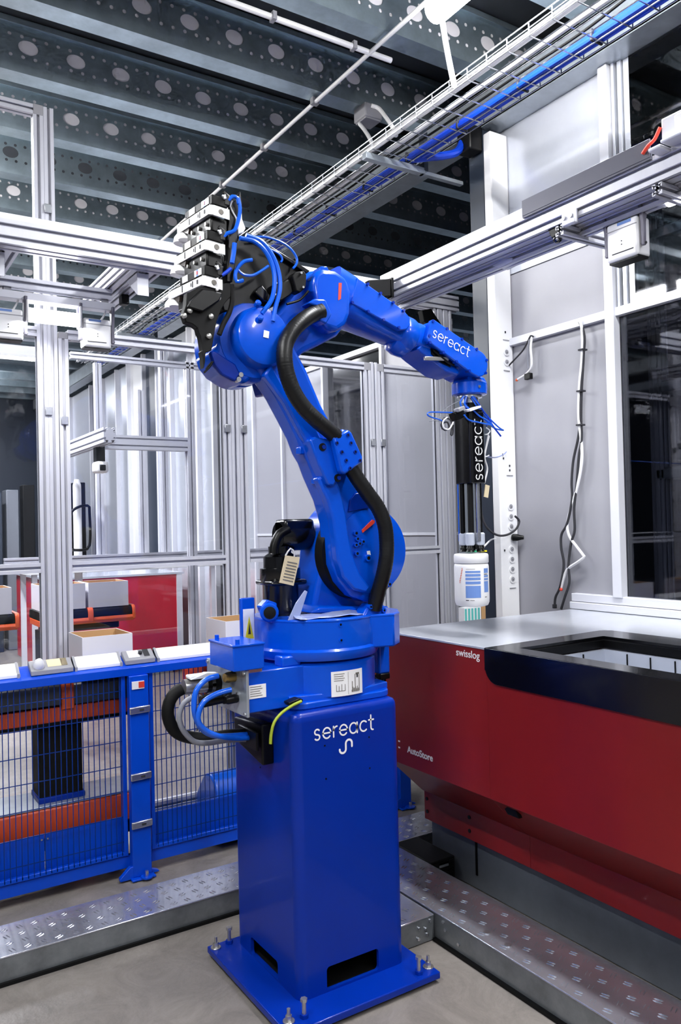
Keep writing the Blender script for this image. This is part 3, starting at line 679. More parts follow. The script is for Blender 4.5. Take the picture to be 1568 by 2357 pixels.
for (x0, x1) in ((-.55, 1.058), (1.162, 2.49)):
    fr = MB()
    fr.box(x0, x0+.018, 3.415, 3.44, .10, .872); fr.box(x1-.018, x1, 3.415, 3.44, .10, .872)
    fr.box(x0, x1, 3.418, 3.44, .10, .118)
    fr.build('panel_frame', 'fence_blue', fn, bevel=.002)
    v = MB(); x = x0+.03
    while x < x1-.02: v.box(x-.0016, x+.0016, 3.418, 3.4212, .105, .872); x += .0225
    tag(v.build('mesh_wires', 'wire_blue_backlit', fn, flat=True), kind='stuff')
    h = MB(); z = .16
    while z < .87: h.box(x0, x1, 3.4215, 3.4247, z-.0016, z+.0016); z += .108
    tag(h.build('mesh_rods', 'wire_blue_backlit', fn, flat=True), kind='stuff')
    n = 2 if x0 < 0 else 2; w = (x1-x0)/n
    xs = [x0, .72 if x0 < 0 else 1.8, x1]
    for k in range(n):
        MB().box(xs[k]+.001, xs[k+1]-.001, 3.445, 3.449, .045, .262 if x0 < 0 else .25).build('kick_plate', 'fence_blue', fn, bevel=.001)
    for xx in (xs[1]-.012, xs[1]+.012):
        for zz in (.24, .06): MB().cyl((xx, 3.445, zz), (xx, 3.441, zz), .004, n=8).build('screw', 'steel', fn)
    MB().box(x0, x1+.02, 3.425, 3.447, .045, .098).build('foot_rail', 'fence_blue', fn, bevel=.002)
# light curtain strips lying on the sloped rail
def strip(x0, x1, label, m='white_paint'):
    t = thing('light_curtain_strip', label, 'strip', ((x0+x1)/2, 3.46, .91), 'strips on the fence rail')
    MB().prism([(3.435, .913), (3.435, .927), (3.45, .933), (3.488, .966), (3.498, .962), (3.498, .945), (3.455, .926)], 'x', x0, x1).build('profile', m, t, bevel=.002)
    for x in (x0, x1-.012): MB().prism([(3.432, .911), (3.432, .929), (3.45, .936), (3.49, .969), (3.5, .964), (3.5, .944)], 'x', x, x+.01).build('end_clip', 'plastic_grey', t)
    return t
def ctrl(x0, x1, label, knob):
    t = thing('control_box', label, 'control box', ((x0+x1)/2, 3.46, .91), 'control boxes on the fence rail')
    MB().prism([(3.43, .913), (3.43, .934), (3.445, .942), (3.485, .968), (3.497, .962), (3.497, .943), (3.452, .924)], 'x', x0, x1).build('housing', 'plastic_grey', t, bevel=.003)
    MB().prism([(3.4447, .9425), (3.4455, .944), (3.482, .9677), (3.4815, .966)], 'x', x0+.07 if knob else x0+.02, x0+.15 if knob else x0+.07).build('label', 'paper' if knob else 'white', t)
    MB().prism([(3.4447, .9425), (3.4455, .944), (3.482, .9677), (3.4815, .966)], 'x', x1-.045, x1-.02).build('marking', 'ink', t)
    if knob: MB().lathe([(.022, 0), (.024, .01), (.018, .03), (.008, .04)], (x0+.035, 3.455, .944), (0, -.5, .85), 16).build('knob', 'white', t)
    else: MB().cyl((x1-.06, 3.46, .955), (x1-.06, 3.456, .963), .009, n=12).build('button', 'ink', t)
strip(-.4, .635, 'white light curtain strip at the left end of the fence rail')
ctrl(.675, .845, 'control box with a round knob on the fence rail', True)
strip(.852, 1.055, 'white light curtain strip left of the fence post')
ctrl(1.065, 1.20, 'control box on the fence rail above the blue post', False)
strip(1.21, 1.62, 'white light curtain strip behind the robot connector box')

# ================================================================ roller conveyor behind the fence
cv = thing('box_conveyor', 'black and orange conveyor on a black pillar behind the mesh fence', 'conveyor', (.9, 3.64, 0))
def belt(t, x0, x1, y0, y1, z0, z1, m='black_matte'):
    r = (z1-z0)/2
    MB().prism([(y0, z0+.006), (y0, z1-.03), (y0+.008, z1-.012), (y0+.025, z1), (y1-.025, z1), (y1-.008, z1-.012), (y1, z1-.03), (y1, z0+.006)], 'x', x0, x1).build('belt_module', m, t, bevel=.004)
mat('belt_grey', (62, 66, 74), rough=.35)
belt(cv, -.6, .815, 3.525, 3.775, .755, .853, 'belt_grey'); belt(cv, .868, 1.135, 3.525, 3.775, .75, .85, 'belt_grey')
for x0, x1 in ((.815, .868), (1.135, 1.175)): belt(cv, x0, x1, 3.517, 3.785, .735, .86, 'orange')
MB().prism([(3.53, .69), (3.525, .715), (3.53, .752), (3.77, .752), (3.775, .715), (3.77, .69)], 'x', -.6, 1.14).build('side_channel', 'orange_dark', cv, bevel=.004)
MB().box(-.6, 1.13, 3.54, 3.76, .675, .69).build('under_tray', 'black', cv)
MB().box(.735, .918, 3.60, 3.74, .34, .69).build('pillar', 'black_matte', cv, bevel=.006)
MB().box(.73, .925, 3.59, 3.75, .335, .36).build('pillar_foot', 'pedestal_blue', cv, bevel=.004)
MB().box(-.6, 1.19, 3.555, 3.788, .325, .336).build('lower_deck', 'galva_light', cv, bevel=.003)
MB().prism([(3.55, .20), (3.54, .26), (3.555, .325), (3.77, .325), (3.77, .20)], 'x', -.6, 1.19).build('lower_channel', 'orange_dark', cv, bevel=.01)
MB().box(-.6, 1.18, 3.58, 3.74, .14, .2).build('lower_tray', 'black', cv)
for x in (-.3, 1.0): MB().box(x, x+.08, 3.6, 3.7, 0, .14).build('foot', 'black', cv)
c3 = thing('box_conveyor', 'second conveyor stretch with red end caps behind the robot', 'conveyor', (2.1, 3.64, 0))
belt(c3, 1.50, 2.7, 3.525, 3.775, .75, .85, 'belt_grey'); belt(c3, 1.46, 1.50, 3.517, 3.785, .735, .86, 'print_red')
MB().prism([(3.53, .69), (3.525, .715), (3.53, .752), (3.77, .752), (3.77, .69)], 'x', 1.5, 2.7).build('side_channel', 'orange_dark', c3, bevel=.004)
for k in range(5): MB().cyl((1.52+.022*k, 3.52, .70), (1.52+.022*k, 3.52, .745), .008, n=10).build('roller', 'print_red', c3)
for x in (2.1, 2.55): MB().box(x, x+.09, 3.60, 3.72, 0, .69).build('pillar', 'black_matte', c3, bevel=.004)
md = thing('drive_drum', 'blue rounded drive housing on the floor behind the fence', 'drive', (1.72, 3.62, 0))
MB().prism([(3.50, .02), (3.50, .22)] + arc(3.60, .22, .10, 180, 45, 8) + [(3.76, .19), (3.76, .02)], 'x', 1.51, 1.95).build('housing', 'tube_blue', md, bevel=.01)
MB().cyl((1.66, 3.5, .12), (1.66, 3.49, .12), .03, n=16).build('cover', 'orange', md)
MB().cyl((1.57, 3.5, .12), (1.57, 3.485, .12), .008, n=10).build('nipple', 'brass', md)
MB().box(1.17, 1.50, 3.55, 3.60, .10, .135).build('link_bar', 'fence_blue', md)

# ---- cardboard boxes
def carton(label, x, y, z, wx, wy, h, cat='box', rot=0, group='white cardboard boxes on the conveyors', m='box_white'):
    t = thing('cardboard_box', label, cat, (x+wx/2, y+wy/2, z), group)
    o = MB(); plate(o, [(x, y), (x+wx, y), (x+wx, y+wy), (x, y+wy)], [[(x+.004, y+.004), (x+wx-.004, y+.004), (x+wx-.004, y+wy-.004), (x+.004, y+wy-.004)]], 'z', z, z+h)
    o.build('outer_walls', m, t)
    i = MB(); plate(i, [(x+.0042, y+.0042), (x+wx-.0042, y+.0042), (x+wx-.0042, y+wy-.0042), (x+.0042, y+wy-.0042)], [[(x+.007, y+.007), (x+wx-.007, y+.007), (x+wx-.007, y+wy-.007), (x+.007, y+wy-.007)]], 'z', z+.001, z+h-.001)
    i.build('inner_walls', 'box_kraft', t)
    MB().box(x+.004, x+wx-.004, y+.004, y+wy-.004, z, z+.004).build('bottom', 'box_kraft', t)
    return t
carton('open white cardboard box with brown inside on the conveyor behind the fence', .908, 3.53, .853, .222, .24, .185)
carton('open white cardboard box partly hidden by the robot base', 1.585, 3.53, .853, .24, .24, .197)
carton('white cardboard box in front of the red wall, right one of two', 1.415, 5.32, .995, .265, .27, .165)
carton('white cardboard box beside the slotted left post, left one of two', 1.11, 5.32, .995, .285, .27, .165)
carton('white cardboard box on the far conveyor at the left picture edge', .66, 5.32, .995, .28, .27, .165)

# ================================================================ second cell beyond the glass
f2 = thing('box_conveyor', 'black conveyor with orange trim beyond the glass in front of the red wall', 'conveyor', (1.4, 5.4, 0))
belt(f2, 1.10, 1.405, 5.30, 5.62, .93, .993); belt(f2, 1.44, 1.70, 5.30, 5.62, .93, .993)
for a, b in ((1.405, 1.44), (1.70, 1.72)): belt(f2, a, b, 5.292, 5.628, .90, .998, 'orange')
MB().prism([(5.30, .895), (5.293, .915), (5.30, .935), (5.6, .935), (5.6, .895)], 'x', 1.10, 1.71).build('side_channel', 'orange', f2, bevel=.004)
MB().box(1.15, 1.62, 5.33, 5.58, .85, .895).build('under_tray', 'black', f2, bevel=.01)
for x in (1.12,): MB().box(x, x+.10, 5.40, 5.54, 0, .86).build('pillar', 'dark_steel', f2)
f3 = thing('box_conveyor', 'black conveyor with orange trim far left beyond the glass', 'conveyor', (.7, 5.4, 0))
belt(f3, .2, .955, 5.30, 5.62, .93, .993); belt(f3, .955, .98, 5.292, 5.628, .90, .998, 'orange')
MB().prism([(5.30, .895), (5.293, .915), (5.30, .935), (5.6, .935), (5.6, .895)], 'x', .2, .97).build('side_channel', 'orange', f3, bevel=.004)
MB().box(.6, .75, 5.40, 5.54, 0, .9).build('pillar', 'dark_steel', f3)
r2 = thing('picking_station', 'bright red station wall of the second cell beyond the glass', 'station', (2.4, 8.3, 0))
MB().box(1.75, 3.10, 8.0, 9.6, .12, 1.03).build('body', 'red_gloss', r2, bevel=.003)
MB().box(1.73, 3.12, 7.98, 9.62, 1.03, 1.05).build('worktop', 'alu_brushed', r2)
MB().box(1.8, 3.0, 8.05, 9.5, 0, .12).build('plinth', 'galva', r2)
MB().box(3.04, 3.10, 7.985, 8.0, .1, 1.03).build('edge_trim', 'alu_white', r2)
# frame of the second cell: posts, a boom with a camera, clutter in the far wall
f4 = thing('second_cell_frame', 'pale aluminium frame of the second cell seen through the glass', 'frame', (2.2, 5.9, 0))
for x, y, z in ((2.24, 5.6, 2.75), (1.36, 5.9, 2.2), (2.30, 6.9, 2.75), (2.62, 7.2, 3.2), (1.98, 7.1, 3.0)): ext('post', f4, 'z', x, x+.06, y, y+.06, 0 if y < 6.5 else 1.192, z)
ext('beam', f4, 'x', 5.6, 5.68, 2.08, 2.18, 1.58, 2.24); ext('beam', f4, 'y', 1.50, 1.58, 2.08, 2.18, 5.2, 6.9)
ext('rail', f4, 'x', 5.9, 5.945, 1.28, 1.325, 1.0, 3.2); ext('rail', f4, 'x', 5.6, 5.645, 2.70, 2.745, 1.4, 3.2)
MB().box(1.54, 1.60, 5.52, 5.60, 1.98, 2.09).build('camera_arm', 'black', f4, bevel=.004)
f5 = thing('boom_camera', 'white camera head on the boom of the second cell', 'camera', (1.57, 5.52, 1.9))
MB().box(1.525, 1.615, 5.48, 5.60, 1.90, 1.98).build('housing', 'white_paint', f5, bevel=.02, seg=3)
MB().box(1.55, 1.59, 5.470, 5.49, 1.915, 1.955).build('lens', 'black_gloss', f5, bevel=.005)
pj = tag(MB().lathe([(.03, 0), (.035, .3), (.035, 1.0), (.02, 1.05)], (1.78, 7.0, .9), (0, 0, 1), 16).build('white_pillar', 'white_paint'), 'white round pillar with a black strap beyond the glass', 'pillar')
tag(MB().tube([(1.70, 6.95, 1.35), (1.70, 6.93, 1.62), (1.75, 6.92, 1.70), (1.85, 6.93, 1.72), (1.87, 6.95, 1.66), (1.865, 6.95, 1.38), (1.78, 6.93, 1.34), (1.70, 6.95, 1.35)], .012, 8, .03).build('black_strap', 'black_matte'), 'black strap looped on the white round pillar', 'strap')
f6 = thing('parts_table', 'white table with dark parts beyond the glass above the red wall', 'table', (2.1, 7.0, 0))
MB().box(1.3, 3.0, 6.7, 7.3, 1.16, 1.19).build('top', 'white', f6, bevel=.003)
for x in (1.35, 2.9):
    for y in (6.75, 7.2): MB().box(x, x+.04, y, y+.04, 0, 1.16).build('leg', 'alu_white', f6)
for k in range(7):
    tag(MB().box(1.45+.2*k, 1.56+.2*k, 6.8+.03*(k % 3), 6.95, 1.19, 1.215+.012*(k % 3)).build('metal_part', ['dark_steel', 'white', 'panel_dark'][k % 3], bevel=.004), 'small %s part on the far table, number %s from the left' % (['dark', 'white', 'grey'][k % 3], ['one', 'two', 'three', 'four', 'five', 'six', 'seven'][k]), 'part', 'parts on the far table')
bm_ = thing('hall_equipment', 'dark equipment racks in the unlit hall at the far left', 'rack', (1.2, 11, 0))
random.seed(11)
for k in range(9):
    x = 1.0+.22*k; MB().box(x, x+.15, 10.8+.1*(k % 3), 11.2, 0, 1.6+random.random()*.9).build('cabinet', ['dark_steel', 'panel_dark', 'black_matte'][k % 3], bm_, bevel=.01)
ct2 = thing('striped_carton', 'carton with teal and white stripes behind the worktop under the bottle', 'carton', (2.52, 3.12, .86))
MB().box(2.752, 2.868, 3.14, 3.185, 0, 1.055).build('body', 'white', ct2)
for k in range(5): MB().box(2.756+.0225*k, 2.768+.0225*k, 3.1385, 3.14, .6, 1.05).build('stripe', 'teal', ct2)
ct2.location.z = 0; ORI_fix = [setattr(c_, 'location', (0, 0, .86)) for c_ in ct2.children]
tag(MB().box(2.872, 2.90, 3.14, 3.18, 0, 1.06).build('wooden_slat', 'box_kraft'), 'yellow-brown slat beside the teal striped carton', 'slat')

# ================================================================ pedestal
pd = thing('robot_pedestal', 'deep blue square steel pedestal bolted to the floor under the robot', 'pedestal', (1.39, 2.39, 0))
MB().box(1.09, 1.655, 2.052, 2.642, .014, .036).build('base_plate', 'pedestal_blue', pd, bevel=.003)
MB().box(1.11, 1.635, 2.072, 2.622, .0, .014).build('plate_gap_shade', 'black_matte', pd)  # black slab added for the shade in the gap under the plate
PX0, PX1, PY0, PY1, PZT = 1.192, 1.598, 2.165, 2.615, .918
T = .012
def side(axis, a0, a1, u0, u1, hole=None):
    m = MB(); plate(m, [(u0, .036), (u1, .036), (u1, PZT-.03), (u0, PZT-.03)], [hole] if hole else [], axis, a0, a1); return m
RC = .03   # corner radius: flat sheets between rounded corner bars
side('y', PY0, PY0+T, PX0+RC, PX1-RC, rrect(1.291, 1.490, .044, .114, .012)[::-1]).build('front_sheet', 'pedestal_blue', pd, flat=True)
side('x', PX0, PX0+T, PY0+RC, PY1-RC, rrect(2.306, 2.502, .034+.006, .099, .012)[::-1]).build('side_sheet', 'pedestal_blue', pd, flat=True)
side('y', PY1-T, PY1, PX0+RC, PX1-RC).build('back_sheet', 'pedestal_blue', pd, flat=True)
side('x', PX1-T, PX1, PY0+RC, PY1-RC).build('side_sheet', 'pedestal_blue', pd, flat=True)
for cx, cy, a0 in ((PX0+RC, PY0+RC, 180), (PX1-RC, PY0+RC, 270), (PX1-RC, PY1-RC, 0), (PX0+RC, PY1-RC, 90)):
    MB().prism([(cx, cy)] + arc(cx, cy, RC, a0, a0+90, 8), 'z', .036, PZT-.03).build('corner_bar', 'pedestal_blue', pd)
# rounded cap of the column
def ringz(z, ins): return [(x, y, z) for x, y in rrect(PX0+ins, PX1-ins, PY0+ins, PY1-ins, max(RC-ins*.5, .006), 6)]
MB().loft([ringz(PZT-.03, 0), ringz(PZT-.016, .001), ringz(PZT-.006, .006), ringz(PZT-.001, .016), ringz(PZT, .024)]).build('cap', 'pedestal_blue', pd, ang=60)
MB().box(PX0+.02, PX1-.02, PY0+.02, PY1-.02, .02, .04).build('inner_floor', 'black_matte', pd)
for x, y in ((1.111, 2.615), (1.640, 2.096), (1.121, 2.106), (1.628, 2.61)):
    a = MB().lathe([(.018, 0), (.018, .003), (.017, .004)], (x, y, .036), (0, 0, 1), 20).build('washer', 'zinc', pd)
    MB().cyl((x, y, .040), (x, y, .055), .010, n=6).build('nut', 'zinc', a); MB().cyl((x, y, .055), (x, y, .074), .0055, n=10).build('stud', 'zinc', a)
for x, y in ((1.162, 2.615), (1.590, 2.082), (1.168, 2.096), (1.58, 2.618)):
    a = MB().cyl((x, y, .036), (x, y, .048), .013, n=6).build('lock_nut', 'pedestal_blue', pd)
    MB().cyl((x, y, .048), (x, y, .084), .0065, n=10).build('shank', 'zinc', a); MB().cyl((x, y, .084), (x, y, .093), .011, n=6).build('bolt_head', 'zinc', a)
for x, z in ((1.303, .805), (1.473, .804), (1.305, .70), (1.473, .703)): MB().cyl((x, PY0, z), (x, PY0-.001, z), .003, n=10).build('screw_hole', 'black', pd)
for y, z in ((2.40, .70), (2.48, .74)): MB().cyl((PX0, y, z), (PX0-.001, y, z), .003, n=10).build('screw_hole', 'black', pd)
lt = MB(); stroke_text(lt, 'sereact', lambda u, v, d: (1.264+u, PY0-.001-d, .827+v), .0330, .0052, gap=.16); lt.build('lettering', 'white', pd, flat=True)
lt = MB(); stroke_text(lt, ['mark'], lambda u, v, d: (1.358+u, PY0-.001-d, .770+v), .042, .0068); lt.build('emblem', 'white', pd, flat=True)
MB().prism([(2.300, .868), (2.512, .853), (2.505, .775), (2.30, .735)], 'x', 1.150, 1.194).build('cable_port', 'black', pd, bevel=.006)

# ================================================================ robot arm
rb = thing('industrial_robot', 'blue six-axis industrial robot arm standing on the blue pedestal', 'robot', (1.41, 2.39, PZT))
J1 = (1.41, 2.39)
def part(name, mb, m='robot_blue', parent=None, **k):
    return mb.build(name, m, parent or rb, **k)
# --- base
m = MB(); m.prism(rrect(1.215, 1.60, 2.195, 2.585, .05), 'z', PZT, PZT+.022)
m.prism([(1.215, 2.23), (1.36, 2.195), (1.47, 2.195), (1.60, 2.23), (1.60, 2.55), (1.215, 2.55)], 'z', PZT+.018, PZT+.042)
bs = part('base_flange', m, bevel=.004)
part('base_drum', MB().lathe([(.205, 0), (.205, .098), (.196, .108), (.165, .112), (.165, .14)], (J1[0], J1[1], PZT+.03), (0, 0, 1), 56), ang=40)
m = MB().box(1.075, 1.41, 2.238, 2.53, .925, 1.052); cbx = part('connector_box', m, bevel=.004)
cp = part('connector_plate', MB().box(1.066, 1.075, 2.228, 2.535, .915, 1.060), 'galva_light', bevel=.002)
for y, z in ((2.24, 1.05), (2.24, .925), (2.525, 1.05), (2.525, .925), (2.33, 1.05), (2.29, .98), (2.45, .935)): part('screw', MB().cyl((1.066, y, z), (1.061, y, z), .006, n=8), 'steel', cp)
tb = part('top_box', MB().box(1.02, 1.125, 2.22, 2.40, 1.062, 1.138), bevel=.003)
part('top_box_lid', MB().box(1.017, 1.128, 2.217, 2.403, 1.136, 1.143), parent=tb, bevel=.002)
for x, y in ((1.035, 2.375), (1.04, 2.232)): part('screw', MB().cyl((x, y, 1.143), (x, y, 1.158), .007, n=10), parent=tb)
for y in (2.238, 2.33): part('bracket_fin', MB().box(1.07, 1.125, y, y+.003, 1.05, 1.066), 'steel', tb)
part('type_label', MB().box(1.077, 1.137, 2.2365, 2.238, .969, 1.011), 'white')
for k in range(5): part('label_line', MB().box(1.082, 1.124-.004*(k % 3), 2.2358, 2.2366, .976+.007*k, .978+.007*k), 'ink_light')
# warning label: curved on the drum front, flat print pieces
wl = part('warning_label', MB().loft([[(J1[0]+.2062*math.sin(a), J1[1]-.2062*math.cos(a), z) for z in (.946, 1.027)] + [(J1[0]+.2052*math.sin(a), J1[1]-.2052*math.cos(a), z) for z in (1.027, .946)] for a in [R(-17+4.25*k) for k in range(9)]]), 'white')
def on_drum(x0, x1, z0, z1, mm, nm='label_print'):
    n = max(2, int((x1-x0)/.008)); rr = .2068
    m = MB(); m.add([(J1[0]+rr*math.sin((x0+(x1-x0)*k/n)/rr), J1[1]-rr*math.cos((x0+(x1-x0)*k/n)/rr), z) for k in range(n+1) for z in (z0, z1)], [(2*k, 2*k+2, 2*k+3, 2*k+1) for k in range(n)])
    part(nm, m, mm, wl, flat=True)
on_drum(-.001, .0, .95, 1.022, 'ink_light')
for k in range(4): on_drum(-.052, -.018+.004*(k % 2), .996+.007*k, .998+.007*k, 'ink_light')
on_drum(-.045, -.012, .962, .964, 'ink_light'); on_drum(-.045, -.043, .964, .984, 'ink_light'); on_drum(-.014, -.012, .964, .984, 'ink_light'); on_drum(-.036, -.034, .964, .98, 'ink_light'); on_drum(-.026, -.024, .964, .985, 'ink_light')
for a in range(9):
    x = .012 + .004*a; on_drum(x, x+.003, .955, .962+.010*abs(math.sin(a*1.3)), 'ink_light')
on_drum(.026, .029, .97, 1.012, 'ink_light'); on_drum(.044, .047, .965, 1.01, 'ink_light'); on_drum(.03, .046, 1.01, 1.016, 'ink_light'); on_drum(.034, .04, 1.0, 1.012, 'ink'); on_drum(.014, .017, .955, .99, 'ink_light')
part('side_cover', MB().box(1.665, 1.715, 2.37, 2.44, .955, 1.20), bevel=.008); part('cover_foot', MB().box(1.668, 1.712, 2.368, 2.40, .935, .957), 'black', bevel=.004)
part('stop_block', MB().box(1.20, 1.27, 2.245, 2.30, 1.05, 1.085), bevel=.006)
# --- turntable: round at the back, squared block at the front
tt = [(J1[0]+.215*math.cos(R(a)), J1[1]+.215*math.sin(R(a))) for a in range(60, 301, 10)] + [(1.60, 2.185), (1.645, 2.215), (1.70, 2.30), (1.70, 2.48), (1.62, 2.56)]
ts = part('turntable', MB().prism(tt, 'z', 1.085, 1.197), bevel=.006)
part('turntable_skirt', MB().lathe([(.19, 0), (.214, .004), (.223, .02), (.223, .034), (.214, .042)], (J1[0], J1[1], 1.060), (0, 0, 1), 56), parent=ts)
part('turntable_lip', MB().prism([(J1[0]+(x-J1[0])*1.006, J1[1]+(y-J1[1])*1.006) for x, y in tt], 'z', 1.188, 1.196), parent=ts, bevel=.002)
part('front_block', MB().prism([(1.484,1.181),(1.484,1.097),(1.575,1.117),(1.587,1.142),(1.594,1.210),(1.586,1.224),(1.532,1.235),(1.510,1.216)], 'y', 2.215, 2.275), bevel=.008)
for p in [(1.523,1.223),(1.578,1.207),(1.381,1.179),(1.382,1.128)]:
    y_ = 2.182 if p[0] < 1.45 else 2.213
    part('bolt', MB().cyl((p[0], y_+.01, p[1]), (p[0], y_-.006, p[1]), .0085, n=10), parent=ts); part('bolt_socket', MB().cyl((p[0], y_-.0062, p[1]), (p[0], y_-.0068, p[1]), .004, n=6), 'black', ts)
part('rear_fin', MB().box(1.155, 1.205, 2.44, 2.46, 1.09, 1.262), bevel=.003)
part('hazard_sign', MB().box(1.16, 1.20, 2.4375, 2.44, 1.105, 1.225), 'white'); part('hazard_triangle', MB().prism([(1.165, 1.125), (1.197, 1.125), (1.181, 1.20)], 'y', 2.4365, 2.4375), 'yellow'); part('hazard_mark', MB().prism([(1.176, 1.14), (1.186, 1.14), (1.181, 1.18)], 'y', 2.436, 2.4366), 'ink')
lampb = part('signal_lamp', MB().lathe([(.024, -.03), (.030, .0), (.031, .02), (.026, .026)], (1.20, 2.33, 1.222), (-.35, -.94, 0), 20))
part('lamp_lens', MB().lathe([(.02, 0), (.02, .004), (.012, .006)], (1.191, 2.305, 1.222), (-.35, -.94, 0), 18), 'black_matte', lampb); part('lamp_hood', MB().prism([(1.185, 1.215), (1.175, 1.24), (1.20, 1.262), (1.235, 1.248), (1.235, 1.205)], 'y', 2.335, 2.37), parent=lampb, bevel=.004)
# crumpled clear film and steel strap lying on the turntable
mat('film', (150, 162, 204), rough=.15, coat=.5)
fm = MB(); random.seed(5); n = 9
ptsf = [[(1.255+.036*i, 2.215+.017*j+.01*math.sin(i), 1.199+.007*random.random()+(.008 if j == 3 else 0)) for j in range(6)] for i in range(n)]
fm.add([p for r_ in ptsf for p in r_], [(i*6+j, (i+1)*6+j, (i+1)*6+j+1, i*6+j+1) for i in range(n-1) for j in range(5)])
fo = fm.build('plastic_film', 'film', ang=80); so = fo.modifiers.new('thick', 'SOLIDIFY'); so.thickness = .002
tag(fo, 'crumpled clear plastic film lying on the robot turntable', 'plastic film')
tag(MB().prism([(1.235, 1.197), (1.275, 1.197), (1.31, 1.285), (1.30, 1.29), (1.265, 1.25)], 'y', 2.262, 2.266).build('plastic_sheet', 'film', bevel=.001), 'folded clear sheet leaning on the shoulder of the robot', 'plastic film')
# --- shoulder housing behind the lower arm
sh = [(1.371,1.215),(1.383,1.270),(1.408,1.366),(1.419,1.455),(1.436,1.514),(1.478,1.556),(1.540,1.574),(1.633,1.564),(1.705,1.525),(1.745,1.445),(1.742,1.351),(1.707,1.289),(1.667,1.245),(1.641,1.194)]
part('shoulder', MB().prism(sh, 'y', 2.335, 2.50), bevel=.016, seg=3)
part('shoulder_foot', MB().prism([(1.330,1.211),(1.364,1.231),(1.584,1.214),(1.605,1.189)], 'y', 2.28, 2.52), bevel=.008)
JX, JZ = 1.545, 1.408
part('joint_seal', MB().cyl((JX-.002, 2.335, JZ-.006), (JX-.002, 2.285, JZ-.006), .160, n=56), 'black_matte')
# --- lower arm
la_ = [(1.398,1.370),(1.395,1.442),(1.393,1.506),(1.369,1.585),(1.331,1.663),(1.312,1.710),(1.292,1.740),(1.272,1.789),(1.239,1.847),(1.197,1.917),(1.155,1.972),(1.122,2.014),(1.101,2.060),(1.125,2.110),(1.202,2.139),(1.264,2.090),(1.314,2.010),(1.366,1.900),(1.414,1.823),(1.476,1.746),(1.520,1.673),(1.571,1.592),(1.632,1.532),(1.664,1.471),(1.673,1.402),(1.663,1.342),(1.632,1.284),(1.582,1.242),(1.528,1.237),(1.467,1.262),(1.422,1.311)]
part('lower_arm', MB().prism(la_, 'y', 2.235, 2.325), bevel=.016, seg=3)
part('arm_hub', MB().lathe([(.152, 0), (.152, .016), (.144, .03), (.10, .034)], (JX+.004, 2.262, JZ+.002), (0, -1, 0), 48))
part('arm_rib', MB().prism([(1.393,1.392),(1.388,1.456),(1.380,1.520),(1.360,1.584),(1.324,1.654),(1.378,1.681),(1.406,1.630),(1.422,1.584),(1.433,1.534),(1.441,1.469),(1.453,1.404),(1.482,1.335),(1.523,1.289),(1.505,1.270),(1.456,1.284),(1.413,1.330)], 'y', 2.205, 2.245), bevel=.008)
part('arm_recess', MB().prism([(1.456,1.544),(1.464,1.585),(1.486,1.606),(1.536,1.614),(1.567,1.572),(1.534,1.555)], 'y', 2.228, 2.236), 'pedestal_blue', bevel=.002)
part('upper_rib', MB().prism([(1.142,1.977),(1.214,1.894),(1.274,1.793),(1.329,1.708),(1.383,1.681),(1.387,1.712),(1.332,1.816),(1.277,1.884),(1.207,1.955),(1.170,2.014)], 'y', 2.212, 2.245), bevel=.008)
for p, r in zip([(1.479,1.472),(1.484,1.453),(1.492,1.437),(1.507,1.443),(1.478,1.433),(1.481,1.404),(1.526,1.387),(1.612,1.476),(1.612,1.293),(1.595,1.288)], (.009, .008, .008, .008, .008, .009, .012, .011, .009, .008)):
    bo = part('hub_bolt', MB().cyl((p[0], 2.235, p[1]), (p[0], 2.218, p[1]), r, n=12)); part('bolt_socket', MB().cyl((p[0], 2.2179, p[1]), (p[0], 2.2172, p[1]), r*.55, n=8), 'black', bo)
part('red_sticker', MB().prism([(1.508,1.473),(1.505,1.482),(1.549,1.516),(1.559,1.512),(1.556,1.504)], 'y', 2.2225, 2.2265), 'print_red')
part('white_sticker', MB().prism([(1.524,1.410),(1.535,1.411),(1.538,1.397),(1.527,1.390)], 'y', 2.2225, 2.2265), 'white')
# cable clamp box on the lower arm
kb = part('clamp_box', MB().prism([(1.286,1.775),(1.307,1.786),(1.364,1.778),(1.374,1.793),(1.415,1.816),(1.435,1.809),(1.477,1.718),(1.466,1.702),(1.397,1.664),(1.373,1.627),(1.351,1.631),(1.316,1.700)], 'y', 2.185, 2.24), bevel=.006)
kp = part('clamp_plate', MB().prism([(1.356,1.783),(1.415,1.810),(1.428,1.802),(1.470,1.721),(1.466,1.704),(1.397,1.663),(1.384,1.672)], 'y', 2.155, 2.185), 'robot_blue', bevel=.006)
for p in [(1.412,1.792),(1.423,1.766),(1.439,1.738),(1.457,1.710),(1.369,1.764),(1.387,1.736),(1.403,1.709),(1.417,1.684)]:
    s_ = part('screw', MB().cyl((p[0], 2.156, p[1]), (p[0], 2.152, p[1]), .0065, n=12), 'pedestal_blue', kp); part('screw_socket', MB().cyl((p[0], 2.152, p[1]), (p[0], 2.1514, p[1]), .0035, n=8), 'black', kp)
    s2 = MB().cyl((p[0], 2.1519, p[1]), (p[0], 2.1515, p[1]), .003, n=6)
for p in [(1.333,1.753),(1.388,1.654)]:
    part('screw_recess', MB().cyl((p[0], 2.186, p[1]), (p[0], 2.182, p[1]), .013, n=14), 'black', kb); part('screw', MB().cyl((p[0]+.003, 2.182, p[1]), (p[0]+.003, 2.179, p[1]), .007, n=10), 'pedestal_blue', kb)
for p in [(1.293,1.747),(1.348,1.650)]: part('cable_lug', MB().box(p[0]-.012, p[0]+.006, 2.24, 2.27, p[1]-.014, p[1]+.012), bevel=.004)
